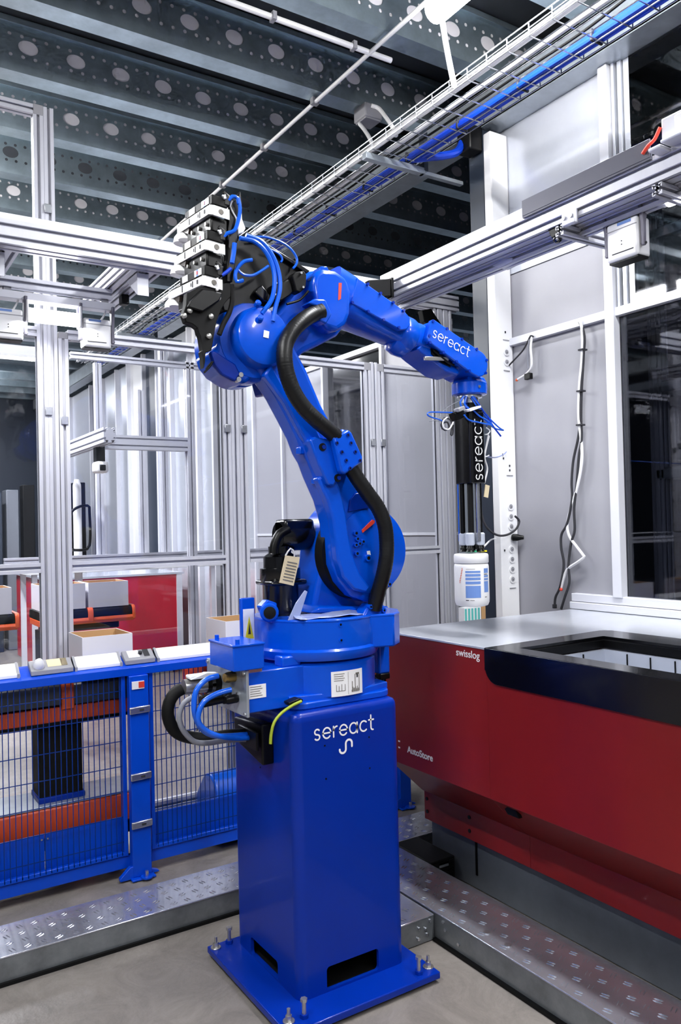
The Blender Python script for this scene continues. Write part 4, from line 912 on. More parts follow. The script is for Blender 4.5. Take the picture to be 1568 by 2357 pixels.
# --- elbow
EX, EZ = 1.142, 2.095
part('elbow_shell', MB().lathe([(.08, 0), (.118, .008), (.128, .03), (.128, .10), (.120, .125), (.128, .13), (.128, .19), (.10, .20)], (EX-.01, 2.245, EZ-.005), (0, 1, 0), 48))
ec = part('elbow_cap', MB().lathe([(.098, 0), (.096, .03), (.088, .046), (.070, .052)], (EX, 2.25, EZ), (0, -1, 0), 44))
part('elbow_sticker', MB().obox((EX+.003, 2.1965, EZ+.005), (.018, .002, .022), Matrix.Rotation(R(8), 3, 'Y')), 'white', ec)
for p in [(1.123,2.141),(1.116,2.187)]: part('lifting_boss', MB().lathe([(.010, 0), (.010, .016), (.006, .02)], (p[0], 2.20, p[1]), (-.1, -1, .4), 12), parent=ec)
part('motor_cover', MB().prism([(1.033,2.176),(1.018,2.115),(1.009,2.073),(1.002,2.051),(0.980,2.042),(0.990,2.010),(1.017,1.979),(1.060,1.958),(1.101,1.953),(1.133,1.980),(1.145,2.017),(1.123,2.050),(1.078,2.066),(1.056,2.112),(1.080,2.156)], 'y', 2.255, 2.38), bevel=.012, seg=3)
part('motor_cover_rim', MB().prism([(0.973,2.039),(0.990,2.043),(1.060,2.009),(1.077,1.978),(1.058,1.952),(1.012,1.970),(0.987,1.997)], 'y', 2.242, 2.26), 'pedestal_blue', bevel=.006)
for p in [(1.070,1.961),(1.078,1.976)]: part('screw', MB().cyl((p[0], 2.262, p[1]), (p[0], 2.242, p[1]), .008, n=10), 'steel')
part('lower_lug', MB().prism([(1.163,2.018),(1.238,1.988),(1.224,1.937),(1.192,1.931),(1.181,1.970)], 'y', 2.30, 2.38), 'pedestal_blue', bevel=.006)
el = [(1.161,2.081),(1.135,2.134),(1.164,2.173),(1.244,2.216),(1.329,2.332),(1.374,2.365),(1.451,2.386),(1.522,2.360),(1.536,2.286),(1.524,2.208),(1.480,2.155),(1.412,2.118),(1.340,2.081),(1.272,2.017),(1.210,2.015)]
part('elbow_casting', MB().prism(el, 'y', 2.30, 2.48), bevel=.02, seg=3)
# housing with the red sticker: stack of rounded sections across the arm
hs = [(1.346,2.299),(1.354,2.336),(1.382,2.358),(1.440,2.361),(1.485,2.341),(1.501,2.296),(1.496,2.220),(1.477,2.179),(1.441,2.152),(1.393,2.158),(1.360,2.192)]
part('elbow_housing', MB().prism(hs, 'y', 2.245, 2.47), bevel=.026, seg=4)
part('red_sticker', MB().prism([(1.449,2.318),(1.461,2.319),(1.456,2.264),(1.445,2.258)], 'y', 2.2438, 2.2458), 'print_red')
part('top_boss', MB().prism([(1.383,2.352),(1.390,2.370),(1.414,2.374),(1.424,2.358)], 'y', 2.26, 2.31), bevel=.004)
part('hose_bracket', MB().prism([(1.299,2.218),(1.322,2.235),(1.365,2.238),(1.390,2.193),(1.366,2.158),(1.340,2.166),(1.354,2.199),(1.334,2.211)], 'y', 2.195, 2.25), bevel=.005)
# --- forearm along its own axis
A = Vector((1.50, 2.385, 2.325)); C = Vector((2.185, 2.385, 2.092)); ax = (C-A).normalized(); up_ = Vector((0, 1, 0)).cross(ax) * -1; up_ = up_ if up_.z > 0 else -up_
def ring(t, hw, hh, k=4, n=24, dz=0):
    o = A + ax*t + up_*dz; out = []
    for i in range(n):
        a = 2*math.pi*i/n; ca, sa = math.cos(a), math.sin(a)
        out.append(o + Vector((0, 1, 0))*hw*math.copysign(abs(ca)**(2/k), ca) + up_*hh*math.copysign(abs(sa)**(2/k), sa))
    return out
part('forearm', MB().loft([ring(-.02, .085, .085), ring(.05, .085, .082), ring(.12, .078, .074, dz=-.006), ring(.22, .066, .062, dz=-.008), ring(.30, .058, .056, dz=-.006), ring(.33, .055, .05, dz=-.005)]), ang=50)
fk = Vector((0, -1, 0))
def onarm(t, h, y): p = A + ax*t + up_*h; return (p.x, y, p.z)
def armplate(pts, y0, y1): return MB().prism([(onarm(t, h, 0)[0], onarm(t, h, 0)[2]) for t, h in pts], 'y', y0, y1)
fp = part('forearm_cover', armplate([(.045, .062), (.265, .040), (.300, .026), (.308, .0), (.298, -.022), (.275, -.036), (.045, -.038)], 2.298, 2.325), bevel=.004)
for t, h in ((.05, -.036), (.12, -.036), (.19, -.035), (.26, -.033), (.09, .056), (.15, .050), (.21, .043), (.262, .036)): part('screw', MB().cyl(onarm(t, h, 2.298), onarm(t, h, 2.291), .0055, n=8), 'pedestal_blue', fp)
part('forearm_collar', MB().lathe([(.05, 0), (.064, .012), (.072, .03), (.074, .055), (.069, .075), (.060, .082)], A+ax*.295+up_*-.006, ax, 36))
part('collar_bulge', MB().lathe([(.02, 0), (.044, .012), (.050, .04), (.046, .075), (.02, .09)], A+ax*.285+up_*-.042, ax, 28))
part('wrist_neck', MB().loft([ring(.36, .058, .056, 3), ring(.40, .06, .05, 5, dz=.006), ring(.47, .056, .046, 6, dz=.012)]), ang=50)
wp = [(.395, .058), (.402, .066), (.64, .048)] + [(.655+.045*math.sin(R(a)), .0+.048*math.cos(R(a))) for a in range(8, 176, 14)] + [(.64, -.046), (.405, -.018), (.395, -.008)]
part('wrist_body', armplate([(t, h*.96) for t, h in wp], 2.315, 2.47), bevel=.006)
wc = part('wrist_cover', armplate([(.392, .060), (.402, .070), (.64, .052)] + [(.655+.050*math.sin(R(a)), .0+.052*math.cos(R(a))) for a in range(8, 176, 12)] + [(.64, -.050), (.402, -.022), (.392, -.012)], 2.298, 2.316), bevel=.004)
for t, h in ((.41, -.022), (.48, -.031), (.55, -.038), (.62, -.046), (.47, .062), (.55, .056), (.63, .05), (.40, .0), (.40, .06), (.70, -.02), (.69, .03)): part('screw', MB().cyl(onarm(t, h, 2.316), onarm(t, h, 2.295), .006, n=8), 'pedestal_blue', wc)
lt = MB()
lp0 = A + ax*.412 + up_*.003; tx = ax.copy(); tz = up_.copy()
stroke_text(lt, 'sereact', lambda u, v, d: tuple(Vector((lp0.x, 2.2965-d, lp0.z)) + tx*u + tz*v), .0275, .0034, gap=.14); lt.build('lettering', 'white', wc, flat=True)
part('wrist_fork', armplate([(.40, -.02), (.60, -.045), (.60, -.066), (.54, -.078), (.43, -.062), (.385, -.052)], 2.33, 2.46), bevel=.006)
part('fork_gap', armplate([(.44, -.026), (.54, -.044), (.55, -.056), (.50, -.058), (.45, -.046)], 2.325, 2.331), 'black')
part('cable_guide', MB().obox(onarm(.47, -.058, 2.318), (.115, .012, .014), Matrix.Rotation(R(-4), 3, 'Y')), 'zinc', bevel=.002)
part('guide_cable', MB().tube([onarm(.45, -.03, 2.322), onarm(.49, -.044, 2.315), onarm(.53, -.048, 2.318), onarm(.56, -.042, 2.325)], .005), 'black')
WXc = 2.150
part('wrist_head', MB().lathe([(.060, 0), (.070, .004), (.070, .046), (.062, .056), (.05, .06)], (2.150, 2.388, 2.004), (0, 0, 1), 36))
part('wrist_lower', MB().prism([(2.098, 2.05), (2.115, 2.085), (2.19, 2.075), (2.205, 2.05), (2.205, 2.012), (2.105, 2.012)], 'y', 2.335, 2.44), bevel=.012, seg=3)
part('wrist_nose', MB().box(2.19, 2.222, 2.36, 2.42, 2.012, 2.05), bevel=.008)
part('head_screw', MB().cyl((2.14, 2.322, 2.03), (2.14, 2.316, 2.03), .006, n=8), 'steel')
part('tool_flange', MB().lathe([(.05, 0), (.05, .008), (.036, .012), (.036, .03), (.032, .032)], (WXc, 2.388, 2.003), (0, 0, -1), 32), 'steel')
# --- hoses of the arm
part('main_hose', MB().tube([(1.357,2.205,2.201),(1.324,2.205,2.188),(1.273,2.190,2.156),(1.229,2.180,2.116),(1.201,2.175,2.071),(1.193,2.170,2.024),(1.201,2.170,1.974),(1.223,2.170,1.921),(1.259,2.170,1.874),(1.306,2.170,1.835),(1.365,2.175,1.798),(1.416,2.190,1.769)], .0255, 16, .004, ripple=.0007, pitch=.010), 'hose', ang=80)
part('main_hose', MB().tube([(1.431,2.190,1.709),(1.464,2.185,1.655),(1.501,2.180,1.605),(1.538,2.175,1.556),(1.560,2.170,1.502),(1.567,2.170,1.444),(1.564,2.170,1.385),(1.556,2.180,1.327),(1.551,2.200,1.275),(1.549,2.225,1.215)], .0255, 16, .004, ripple=.0007, pitch=.010), 'hose', ang=80)
# --- motors at the back
mo = part('motor', MB().lathe([(.062, 0), (.062, .10), (.07, .115), (.07, .16), (.058, .162), (.058, .20), (.04, .212), (.04, .235)], (1.305, 2.44, 1.197), (0, 0, 1), 28), 'black_gloss')
part('motor_flange', MB().prism([(1.235, 2.37), (1.375, 2.37), (1.375, 2.50), (1.235, 2.50)], 'z', 1.30, 1.318), 'black_gloss', mo, bevel=.01)
part('motor', MB().lathe([(.05, 0), (.055, .02), (.055, .09), (.045, .12)], (1.42, 2.44, 1.47), (-1, 0, 0), 24), 'black_gloss')
part('motor_connector', MB().box(1.30, 1.42, 2.39, 2.47, 1.475, 1.525), 'black_gloss', bevel=.012)
part('motor_cable', MB().tube([(1.32, 2.40, 1.49), (1.285, 2.40, 1.475), (1.265, 2.40, 1.44), (1.26, 2.40, 1.41)], .016, 12), 'black')
part('cable_loop', MB().tube([(1.30, 2.39, 1.40), (1.315, 2.38, 1.425), (1.33, 2.38, 1.405), (1.325, 2.39, 1.37), (1.305, 2.39, 1.36)], .003, 6), 'white')
tg = part('paper_tag', MB().prism([(1.283,1.403),(1.339,1.394),(1.312,1.299),(1.258,1.313)], 'y', 2.359, 2.361), 'paper')
for k in range(7):
    a, b = [(1.290,1.383),(1.327,1.375)], [(1.269,1.320),(1.308,1.310)]
    p = [(a[0][0]+(b[0][0]-a[0][0])*k/6.5, a[0][1]+(b[0][1]-a[0][1])*k/6.5), (a[1][0]+(b[1][0]-a[1][0])*k/6.5, a[1][1]+(b[1][1]-a[1][1])*k/6.5)]
    part('tag_print', MB().prism([p[0], p[1], (p[1][0], p[1][1]-.004), (p[0][0], p[0][1]-.004)], 'y', 2.3578, 2.3588), 'ink_light', tg)
# --- connectors and hoses at the base
cn = part('main_connector', MB().lathe([(.024, 0), (.026, .02), (.024, .05), (.026, .055), (.026, .085), (.03, .088), (.03, .10)], (.945, 2.44, .992), (1, 0, .0), 20), 'zinc')
part('connector_clip', MB().box(.955, 1.03, 2.41, 2.45, 1.018, 1.03), 'white', cn, bevel=.004)
part('connector_latch', MB().prism([(.955, 1.02), (1.01, 1.035), (1.05, 1.03), (1.03, 1.02)], 'y', 2.40, 2.43), 'white', cn)
part('main_connector', MB().cyl((1.066, 2.44, .992), (1.02, 2.44, .992), .03, n=20), 'black')
part('signal_connector', MB().lathe([(.018, 0), (.02, .01), (.02, .07), (.024, .075), (.024, .10)], (.97, 2.36, .955), (1, 0, .08), 18), 'black')
part('air_fitting', MB().lathe([(.014, 0), (.017, .01), (.017, .035)], (1.03, 2.31, 1.03), (1, .1, 0), 12), 'brass')
part('air_fitting', MB().lathe([(.011, 0), (.014, .008), (.014, .04)], (1.022, 2.29, .965), (1, .1, 0), 12), 'black')
def bhose(nm, pts, r, m): part(nm, MB().tube(pts, r, 12), m)
bhose('power_hose', [(0.938,2.440,0.987),(0.914,2.440,0.976),(0.895,2.440,0.948),(0.890,2.440,0.916),(0.899,2.440,0.879),(0.923,2.440,0.848),(0.967,2.440,0.827),(1.018,2.420,0.820),(1.086,2.400,0.823),(1.159,2.390,0.817),(1.199,2.390,0.811)], .020, 'black_matte')
bhose('signal_hose', [(0.940,2.360,0.972),(0.914,2.360,0.960),(0.898,2.360,0.926),(0.902,2.360,0.892),(0.921,2.360,0.859),(0.949,2.360,0.833),(0.992,2.360,0.823),(1.056,2.370,0.818),(1.138,2.380,0.806),(1.195,2.380,0.788)], .0085, 'grey_cable')
bhose('air_hose', [(1.009,2.310,1.039),(0.969,2.310,1.033),(0.935,2.310,1.003),(0.926,2.310,0.958),(0.933,2.310,0.917),(0.951,2.310,0.883),(0.986,2.310,0.858),(1.063,2.350,0.836),(1.141,2.370,0.824),(1.202,2.380,0.810)], .0085, 'tube_blue')
bhose('air_hose', [(1.042,2.290,0.995),(0.995,2.290,0.989),(0.952,2.290,0.971),(0.933,2.290,0.938),(0.933,2.290,0.909),(0.961,2.290,0.878),(1.007,2.290,0.855),(1.088,2.340,0.827),(1.144,2.360,0.815),(1.202,2.380,0.798)], .0085, 'tube_blue')
part('hose_tie', MB().box(1.13, 1.14, 2.30, 2.44, .785, .845), 'black', bevel=.003)
part('earth_clamp', MB().prism([(1.190,0.951),(1.230,0.960),(1.244,0.954),(1.241,0.944),(1.196,0.939)], 'y', 2.19, 2.225), 'black', bevel=.003)
bhose('earth_cable', [(1.231,2.180,0.952),(1.203,2.180,0.945),(1.162,2.180,0.927),(1.134,2.180,0.902),(1.122,2.180,0.867),(1.119,2.180,0.838)], .0048, 'cable_green')

# ================================================================ suction gripper on the wrist
GX, GY = 2.155, 2.388
gr = thing('suction_gripper', 'black suction gripper hanging from the robot wrist above the bottle', 'gripper', (GX, GY, 1.38))
MB().prism(rrect(GX-.053, GX+.026, GY-.053, GY+.048, .014), 'z', 1.652, 1.935).build('housing', 'black_gloss', gr, bevel=.003)
MB().box(GX-.048, GX+.02, GY-.046, GY+.042, 1.935, 1.945).build('top_plate', 'black', gr, bevel=.004)
MB().cyl((GX, GY, 1.945), (GX, GY, 1.973), .03, n=20).build('mount', 'black', gr)
lt = MB(); stroke_text(lt, 'sereact', lambda u, v, d: (GX+.005-v, GY-.0540-d, 1.664+u), .0345, .0042, gap=.16); lt.build('lettering', 'white', gr, flat=True)
for dx, dy, r, m_ in ((-.04, .02, .010, 'black'), (.008, .022, .010, 'black'), (-.034, -.02, .011, 'black_matte'), (-.008, -.034, .010, 'steel'), (-.047, .035, .003, 'tube_blue'), (.014, -.022, .009, 'black')):
    MB().cyl((GX+dx, GY+dy, 1.655), (GX+dx, GY+dy, 1.425), r, n=14).build('rod', m_, gr)
mat('clear_plastic', (188, 194, 208), rough=.15, coat=.4)
for dx, dy in ((-.040, -.02), (.008, -.026), (-.034, .024), (.008, .024)):
    MB().lathe([(.016, 0), (.019, .004), (.019, .045), (.014, .05)], (GX+dx, GY+dy, 1.408), (0, 0, 1), 16).build('suction_sleeve', 'clear_plastic', gr)
    MB().lathe([(.018, 0), (.013, .008), (.016, .014), (.012, .026)], (GX+dx, GY+dy, 1.383), (0, 0, 1), 16).build('suction_cup', 'black', gr)
MB().box(GX-.02, GX+.02, GY-.03, GY+.02, 1.392, 1.41).build('sensor', 'black', gr, bevel=.003)
MB().box(GX-.045, GX-.015, GY-.03, GY+.0, 1.381, 1.387).build('green_seal', 'green', gr)
MB().box(GX+.0, GX+.03, GY-.04, GY-.01, 1.381, 1.387).build('yellow_seal', 'yellow', gr)
MB().obox((GX+.055, GY-.02, 1.622), (.022, .004, .05), Matrix.Rotation(R(12), 3, 'Y')).build('yellow_tag', 'paper', gr)
for pts, r, m_ in (
    ([(2.096,2.360,1.995),(2.077,2.360,1.971),(2.081,2.360,1.946),(2.071,2.360,1.928)], .004, 'tube_blue'), ([(2.109,2.360,1.996),(2.099,2.360,1.964),(2.121,2.360,1.945),(2.102,2.360,1.922)], .004, 'tube_blue'), ([(2.109,2.380,1.999),(2.131,2.380,1.978),(2.116,2.380,1.942)], .004, 'cable_blue'),
    ([(2.123,2.340,1.994),(2.161,2.340,1.957),(2.198,2.340,1.919),(2.263,2.340,1.875),(2.284,2.340,1.867),(2.239,2.340,1.872),(2.204,2.340,1.890),(2.148,2.340,1.922),(2.114,2.340,1.932)], .0032, 'tube_blue'),
    ([(2.132,2.340,1.991),(2.176,2.340,1.940),(2.205,2.340,1.913),(2.227,2.340,1.882),(2.269,2.340,1.842)], .0036, 'cable_blue'), ([(2.067,2.330,1.916),(2.093,2.330,1.897),(2.138,2.330,1.891),(2.179,2.330,1.886),(2.211,2.330,1.884),(2.188,2.330,1.900),(2.148,2.330,1.915),(2.117,2.330,1.936)], .0032, 'tube_blue'),
    ([(2.125,2.350,1.992),(2.154,2.350,1.958),(2.194,2.350,1.920),(2.221,2.350,1.904),(2.202,2.350,1.882)], .0036, 'tube_blue'),
    ([(2.045,2.360,1.927),(1.988,2.360,1.925),(1.923,2.360,1.922),(1.910,2.360,1.913),(1.927,2.360,1.904),(1.969,2.360,1.896),(1.991,2.360,1.887)], .003, 'tube_blue'),
    ([(2.091,2.360,1.984),(2.032,2.360,1.957),(1.992,2.360,1.932),(1.970,2.360,1.906),(1.965,2.360,1.886)], .0015, 'grey_cable'), ([(1.978,2.360,1.891),(1.943,2.360,1.891),(1.918,2.360,1.887)], .0015, 'grey_cable'),
    ([(1.987,2.360,1.899),(1.977,2.360,1.873),(1.994,2.360,1.857),(2.016,2.360,1.866),(2.008,2.360,1.888),(1.986,2.360,1.882),(1.981,2.360,1.860)], .0035, 'ink'), ([(1.991,2.360,1.904),(2.022,2.360,1.899),(2.030,2.360,1.875),(2.024,2.360,1.841),(2.033,2.360,1.842),(2.038,2.360,1.879)], .003, 'ink'), ([(2.000,2.350,1.906),(1.978,2.350,1.888),(1.981,2.350,1.864),(2.007,2.350,1.860),(2.030,2.350,1.888)], .003, 'white'),
    ([(2.220,2.370,1.877),(2.239,2.370,1.865),(2.224,2.370,1.851),(2.210,2.370,1.850)], .0025, 'white'), ([(2.240,2.380,1.853),(2.224,2.380,1.799),(2.216,2.380,1.764),(2.230,2.380,1.764),(2.240,2.380,1.768)], .0025, 'white'), ([(2.243,2.380,1.847),(2.216,2.380,1.764),(2.228,2.380,1.712),(2.210,2.380,1.655)], .0035, 'white')):
    MB().tube(pts, r, 8, .006).build('tube', m_, gr)
MB().obox([(2.058,2.360,1.919)][0], (.05, .04, .035), Matrix.Rotation(R(-25), 3, 'Y')).build('valve_block', 'black', gr, bevel=.004)
MB().obox([(2.054,2.340,1.938)][0], (.035, .03, .016), Matrix.Rotation(R(-20), 3, 'Y')).build('valve_cap', 'plastic_grey', gr, bevel=.003)
MB().obox([(2.115,2.340,1.942)][0], (.06, .05, .008), Matrix.Rotation(R(-18), 3, 'Y')).build('foil', 'white', gr)
tag(MB().tube([(2.235,2.400,1.766),(2.483,2.600,1.784),(2.920,3.000,1.843),(3.127,3.185,1.881)], .0028, 8).build('thin_tube', 'tube_blue'), 'thin light blue tube from the gripper to the white socket column', 'tube')
tag(MB().tube([(2.202,2.390,1.394),(2.222,2.390,1.410),(2.449,2.600,1.421),(3.027,3.180,1.407)], .0035, 8).build('thin_cable', 'white'), 'short white cable above the bottle lid', 'cable')
# ---- bottle
BX = 2.136; BR = .0685
bt = thing('white_bottle', 'white round bottle with blue printed label held by the suction gripper', 'bottle', (BX, GY, 1.165))
MB().lathe([(.05, 0), (.062, .004), (.0675, .016), (BR, .03), (BR, .155), (.0665, .165), (.064, .168)], (BX, GY, 1.168), (0, 0, 1), 48).build('body', 'white', bt, ang=45)
MB().lathe([(.0665, 0), (.0685, .003), (.0685, .030), (.066, .036), (.058, .038)], (BX, GY, 1.338), (0, 0, 1), 48).build('lid', 'white_paint', bt, ang=45)
def on_b(a0, a1, z0, z1, m_, nm='label_print', zs=0):
    n = max(2, int(abs(a1-a0)/6)); rr = BR+.0006
    m = MB(); m.add([(BX+rr*math.sin(R(a0+(a1-a0)*k/n)), GY-rr*math.cos(R(a0+(a1-a0)*k/n)), z+zs*k/n) for k in range(n+1) for z in (z0, z1)], [(2*k, 2*k+2, 2*k+3, 2*k+1) for k in range(n)])
    m.build(nm, m_, bt, flat=True)
# the label faces the camera, about 30 degrees round towards the left
for z0, z1 in ((1.302, 1.310), (1.288, 1.298), (1.274, 1.284), (1.258, 1.269), (1.205, 1.252)): on_b(-62, -12, z0, z1, 'label_blue')
on_b(-60, -30, 1.316, 1.3175, 'ink_light'); on_b(-62, -52, 1.194, 1.197, 'ink'); on_b(-48, -34, 1.194, 1.196, 'ink_light')
for z0, z1 in ((1.30, 1.318), (1.284, 1.292), (1.272, 1.28), (1.225, 1.268)): on_b(2, 24, z0, z1, 'label_blue')
on_b(2, 18, 1.294, 1.2965, 'ink'); on_b(4, 14, 1.205, 1.208, 'ink_light')
for k in range(6): on_b(-84+2.0*k, -82+2.0*k, 1.262+.0095*k, 1.274+.0095*k, 'orange')

# ================================================================ stack of gripper modules on the elbow
st = thing('tool_stack', 'stack of three white and black suction modules on a bracket at the robot elbow', 'tool stack', (1.05, 2.3, 2.05))
def module(x0, z0, ln):
    """white bent channel with a black labelled valve box on top and pale cups at the far end; tilted a little"""
    y0 = 2.2; w = .064; h = .029
    def put(m, nm, mm, par=None, **k):
        m.v = [(x, y, z + .085*(y-y0) - .11*(x-x0)) for x, y, z in m.v]
        return m.build(nm, mm, par or st, **k)
    c = MB(); c.box(x0, x0+.003, y0+.01, y0+ln, z0, z0+h); c.box(x0+.012, x0+w, y0, y0+.003, z0-.002, z0+h)
    c.add([(x0, y0+.012, z0), (x0+.013, y0, z0-.001), (x0+.013, y0, z0+h), (x0, y0+.012, z0+h)], [(0, 1, 2, 3)])
    c.box(x0, x0+w, y0+.01, y0+ln, z0+h-.003, z0+h)
    ch = put(c, 'channel', 'white_paint')
    for a, b, q in ((.035, .045, .012), (.075, .081, .018), (.088, .093, .010), (.16, .166, .02)):
        put(MB().box(x0-.001, x0, y0+a, y0+b, z0+.014-q/2, z0+.014+q/2), 'slot', 'ink', ch)
    put(MB().cyl((x0+.036, y0, z0+.014), (x0+.036, y0-.003, z0+.014), .008, n=12), 'screw', 'ink_light', ch)
    put(MB().box(x0+.012, x0+w+.004, y0+.02, y0+ln-.03, z0-.046, z0+.004), 'cavity_block', 'black', bevel=.006)
    put(MB().prism([(y0+ln-.07, z0), (y0+ln-.01, z0), (y0+ln-.06, z0-.018)], 'x', x0+.004, x0+w-.01), 'end_wedge', 'dark_brown')
    v = put(MB().box(x0+.006, x0+.056, y0-.004, y0+.20, z0+h, z0+h+.030), 'valve_box', 'black_matte', bevel=.003)
    for a, b, m_ in ((.02, .045, 'white'), (.045, .06, 'label_blue'), (.06, .075, 'white'), (.13, .175, 'white')):
        put(MB().box(x0+.0045, x0+.0065, y0+a, y0+b, z0+h+.006, z0+h+.026), 'label', m_, v)
    put(MB().box(x0+.0035, x0+.005, y0+.048, y0+.056, z0+h+.011, z0+h+.021), 'label_mark', 'print_red', v)
    for k in range(2): put(MB().lathe([(.034, 0), (.03, .02), (.02, .034), (.02, .055)], (x0+.03, y0+ln+.0+.045*k, z0-.022), (0, 0, 1), 18), 'suction_cup', 'white', None)
    f = MB(); f.obox((x0+.055, y0+.0, z0+h+.036), (.03, .006, .012), Matrix.Rotation(R(35), 3, 'Y')); f.obox((x0+.055, y0+.01, z0+h+.018), (.02, .03, .03), Matrix.Identity(3)); f.build('elbow_fitting', 'black', st, bevel=.003)
    MB().obox((x0+.045, y0-.006, z0+h+.026), (.012, .008, .016), Matrix.Rotation(R(-20), 3, 'Y')).build('fitting_collar', 'steel', st, bevel=.003)
    for k in range(3): put(MB().cyl((x0+.012, y0+.05+.055*k, z0-.02), (x0+.005, y0+.05+.055*k, z0-.02), .006, n=8), 'screw', 'zinc', None)
mat('dark_brown', (58, 46, 42), rough=.5)
module(.966, 2.447, .245); module(.949, 2.337, .235); module(.938, 2.228, .265)
# manifold column with blue tubes at the right of the modules
MB().prism([(1.035,2.494),(1.058,2.509),(1.076,2.543),(1.081,2.503),(1.067,2.433),(1.062,2.378),(1.053,2.309),(1.043,2.254),(1.022,2.251),(1.027,2.318),(1.032,2.400)], 'y', 2.215, 2.25).build('manifold', 'black', st, bevel=.003)
MB().prism([(1.071,2.509),(1.090,2.504),(1.093,2.465),(1.104,2.439),(1.095,2.423),(1.076,2.414)], 'y', 2.24, 2.26).build('terminal', 'white', st, bevel=.003)
MB().prism([(1.086,2.419),(1.113,2.427),(1.332,2.338),(1.336,2.310),(1.306,2.285),(1.269,2.266),(1.223,2.220),(1.175,2.193),(1.098,2.174),(1.031,2.173),(1.022,2.207),(1.035,2.277),(1.057,2.349)], 'y', 2.262, 2.40).build('carrier_plate', 'black', st, bevel=.006)
MB().prism([(1.108,2.423),(1.118,2.430),(1.338,2.342),(1.327,2.332)], 'y', 2.245, 2.41).build('carrier_edge', 'black_gloss', st, bevel=.002)
MB().prism([(1.249,2.301),(1.259,2.315),(1.292,2.324),(1.301,2.311),(1.297,2.271),(1.277,2.251),(1.261,2.255)], 'y', 2.205, 2.245).build('hinge_plate', 'black_matte', st, bevel=.003)
for p in [(1.278,2.313),(1.284,2.268),(1.185,2.267),(1.180,2.231)]: MB().cyl((p[0], 2.21, p[1]), (p[0], 2.198, p[1]), .004, n=8).build('screw', 'steel', st)
MB().prism([(1.184,2.267),(1.219,2.282),(1.261,2.305),(1.266,2.261),(1.246,2.241),(1.217,2.221),(1.186,2.219)], 'y', 2.222, 2.26).build('junction_plate', 'black', st, bevel=.004)
MB().prism([(0.890,2.198),(0.886,2.160),(0.877,2.132),(0.885,2.110),(0.905,2.106),(0.921,2.096),(0.924,2.083),(0.930,2.072),(0.936,2.030),(0.932,2.029),(0.936,2.011),(0.938,1.977),(0.943,1.998),(0.945,2.025),(0.964,2.033),(0.983,2.125),(0.998,2.161),(1.013,2.185),(1.031,2.204),(1.033,2.246),(1.002,2.242),(1.001,2.219),(0.937,2.224),(0.898,2.200)], 'y', 2.205, 2.235).build('lower_bracket', 'black_matte', st, bevel=.003)
MB().prism([(0.892,2.170),(0.886,2.150),(0.932,2.142),(0.988,2.183),(0.997,2.208),(0.933,2.212)], 'y', 2.19, 2.206).build('bracket_boss', 'black', st, bevel=.004)
for p in [(0.877,2.126),(0.895,2.143),(0.962,2.134),(0.954,2.074),(0.987,2.193),(0.965,2.194),(0.940,2.183)]: MB().lathe([(.008, 0), (.008, .006), (.004, .008)], (p[0], 2.203, p[1]), (0, -1, 0), 12).build('screw', 'zinc', st)
MB().tube([(0.943,2.200,1.974),(0.956,2.200,1.991),(0.965,2.200,1.999),(0.953,2.200,1.980),(0.936,2.200,1.963)], .003).build('wire_end', 'black', st)
MB().prism([(1.140,2.257),(1.155,2.265),(1.198,2.223),(1.188,2.215),(1.160,2.216),(1.130,2.239)], 'y', 2.235, 2.262).build('angle_piece', 'black_gloss', st, bevel=.003)
MB().tube([(1.036,2.210,2.243),(1.038,2.210,2.197),(1.027,2.210,2.156),(1.007,2.210,2.120),(0.992,2.210,2.085)], .008).build('black_lead', 'black_matte', st)
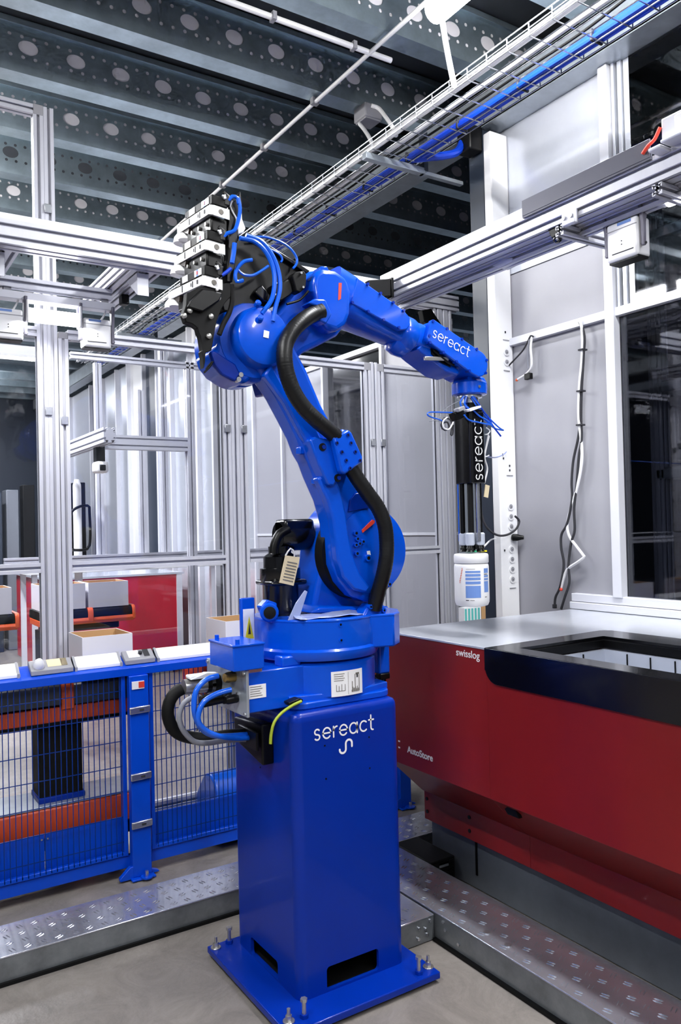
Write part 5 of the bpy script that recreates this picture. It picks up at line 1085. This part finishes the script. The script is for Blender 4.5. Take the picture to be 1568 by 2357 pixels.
for pts, r, m_ in (
    ([(1.063,2.200,2.388),(1.112,2.200,2.386),(1.149,2.200,2.362),(1.174,2.200,2.319),(1.180,2.200,2.268),(1.168,2.200,2.212),(1.132,2.200,2.163)], .0075, 'tube_blue'), ([(1.084,2.200,2.400),(1.137,2.200,2.390),(1.176,2.200,2.350),(1.196,2.200,2.298),(1.198,2.200,2.246),(1.181,2.200,2.189),(1.171,2.200,2.144)], .0075, 'tube_blue'),
    ([(1.119,2.230,2.410),(1.169,2.230,2.419),(1.225,2.230,2.412),(1.262,2.230,2.393),(1.281,2.230,2.365),(1.274,2.230,2.344),(1.264,2.230,2.334)], .004, 'tube_blue'), ([(1.168,2.230,2.385),(1.199,2.230,2.379),(1.220,2.230,2.369),(1.226,2.230,2.356),(1.220,2.230,2.347)], .0035, 'tube_blue'),
    ([(1.103,2.200,2.327),(1.076,2.200,2.318),(1.055,2.200,2.297),(1.045,2.200,2.273),(1.049,2.200,2.252),(1.071,2.200,2.259)], .006, 'tube_blue'), ([(1.055,2.200,2.288),(1.072,2.200,2.277),(1.104,2.200,2.279),(1.138,2.200,2.300),(1.160,2.200,2.317)], .0045, 'tube_blue'), ([(1.040,2.190,2.365),(1.037,2.190,2.338),(1.030,2.190,2.302)], .0075, 'tube_blue'),
    ([(1.060,2.200,2.512),(1.066,2.200,2.480),(1.060,2.200,2.445),(1.046,2.200,2.409),(1.019,2.200,2.394),(1.008,2.200,2.381)], .006, 'tube_blue'), ([(1.025,2.200,2.496),(1.041,2.200,2.512),(1.057,2.200,2.510),(1.062,2.200,2.493)], .006, 'tube_blue'), ([(1.031,2.200,2.289),(1.017,2.200,2.276),(0.999,2.200,2.263)], .006, 'cable_blue'),
    ([(1.045,2.210,2.503),(1.038,2.210,2.485),(1.049,2.210,2.464),(1.059,2.210,2.448),(1.054,2.210,2.427)], .0025, 'white'), ([(1.222,2.200,2.205),(1.270,2.200,2.225),(1.303,2.200,2.258)], .004, 'black'), ([(0.980,2.190,2.250),(0.987,2.190,2.224),(0.977,2.190,2.213)], .004, 'white')):
    MB().tube(pts, r, 8, .008).build('tube', m_, st)

# ================================================================ tube lamps, most of them added fill out of view
for i, (x, y, L, p) in enumerate(LAMPS):
    far = ['over the red station', 'unseen behind the red station, added as fill', 'unseen left of the robot, added as fill', 'unseen in the left aisle, added as fill', 'unseen at the far left, added as fill', 'unseen beyond the glass partition, added as fill',
           'unseen over the second cell, added as fill', 'unseen at the second cell end, added as fill', 'deep in the left hall', 'unseen behind the camera, added as fill'][i]
    t = thing('tube_lamp', 'glowing white ceiling tube lamp hanging %s' % far, 'lamp', (x, y, 3.72), 'ceiling tube lamps')
    MB().lathe([(.01, 0), (.05, .012), (.058, .05), (.058, L-.05), (.05, L-.012), (.01, L)], (x, y-L/2, 3.76), (0, 1, 0), 16).build('tube', 'lamp', t)
    MB().box(x-.02, x+.02, y-L/2+.1, y+L/2-.1, 3.81, 3.83).build('bracket', 'white', t)
    for yy_ in (y-L/3, y+L/3): MB().cyl((x, yy_, 3.83), (x, yy_, 4.15), .006, n=8).build('hanger', 'white', t)
    la = bpy.data.lights.new('tube_light', 'AREA'); la.shape = 'RECTANGLE'; la.size = .09; la.size_y = L; la.energy = p*.6; la.color = (.95, .97, 1)
    lo = bpy.data.objects.new('tube_light', la); COL.objects.link(lo); lo.parent = t; lo.location = (0, 0, -.025)
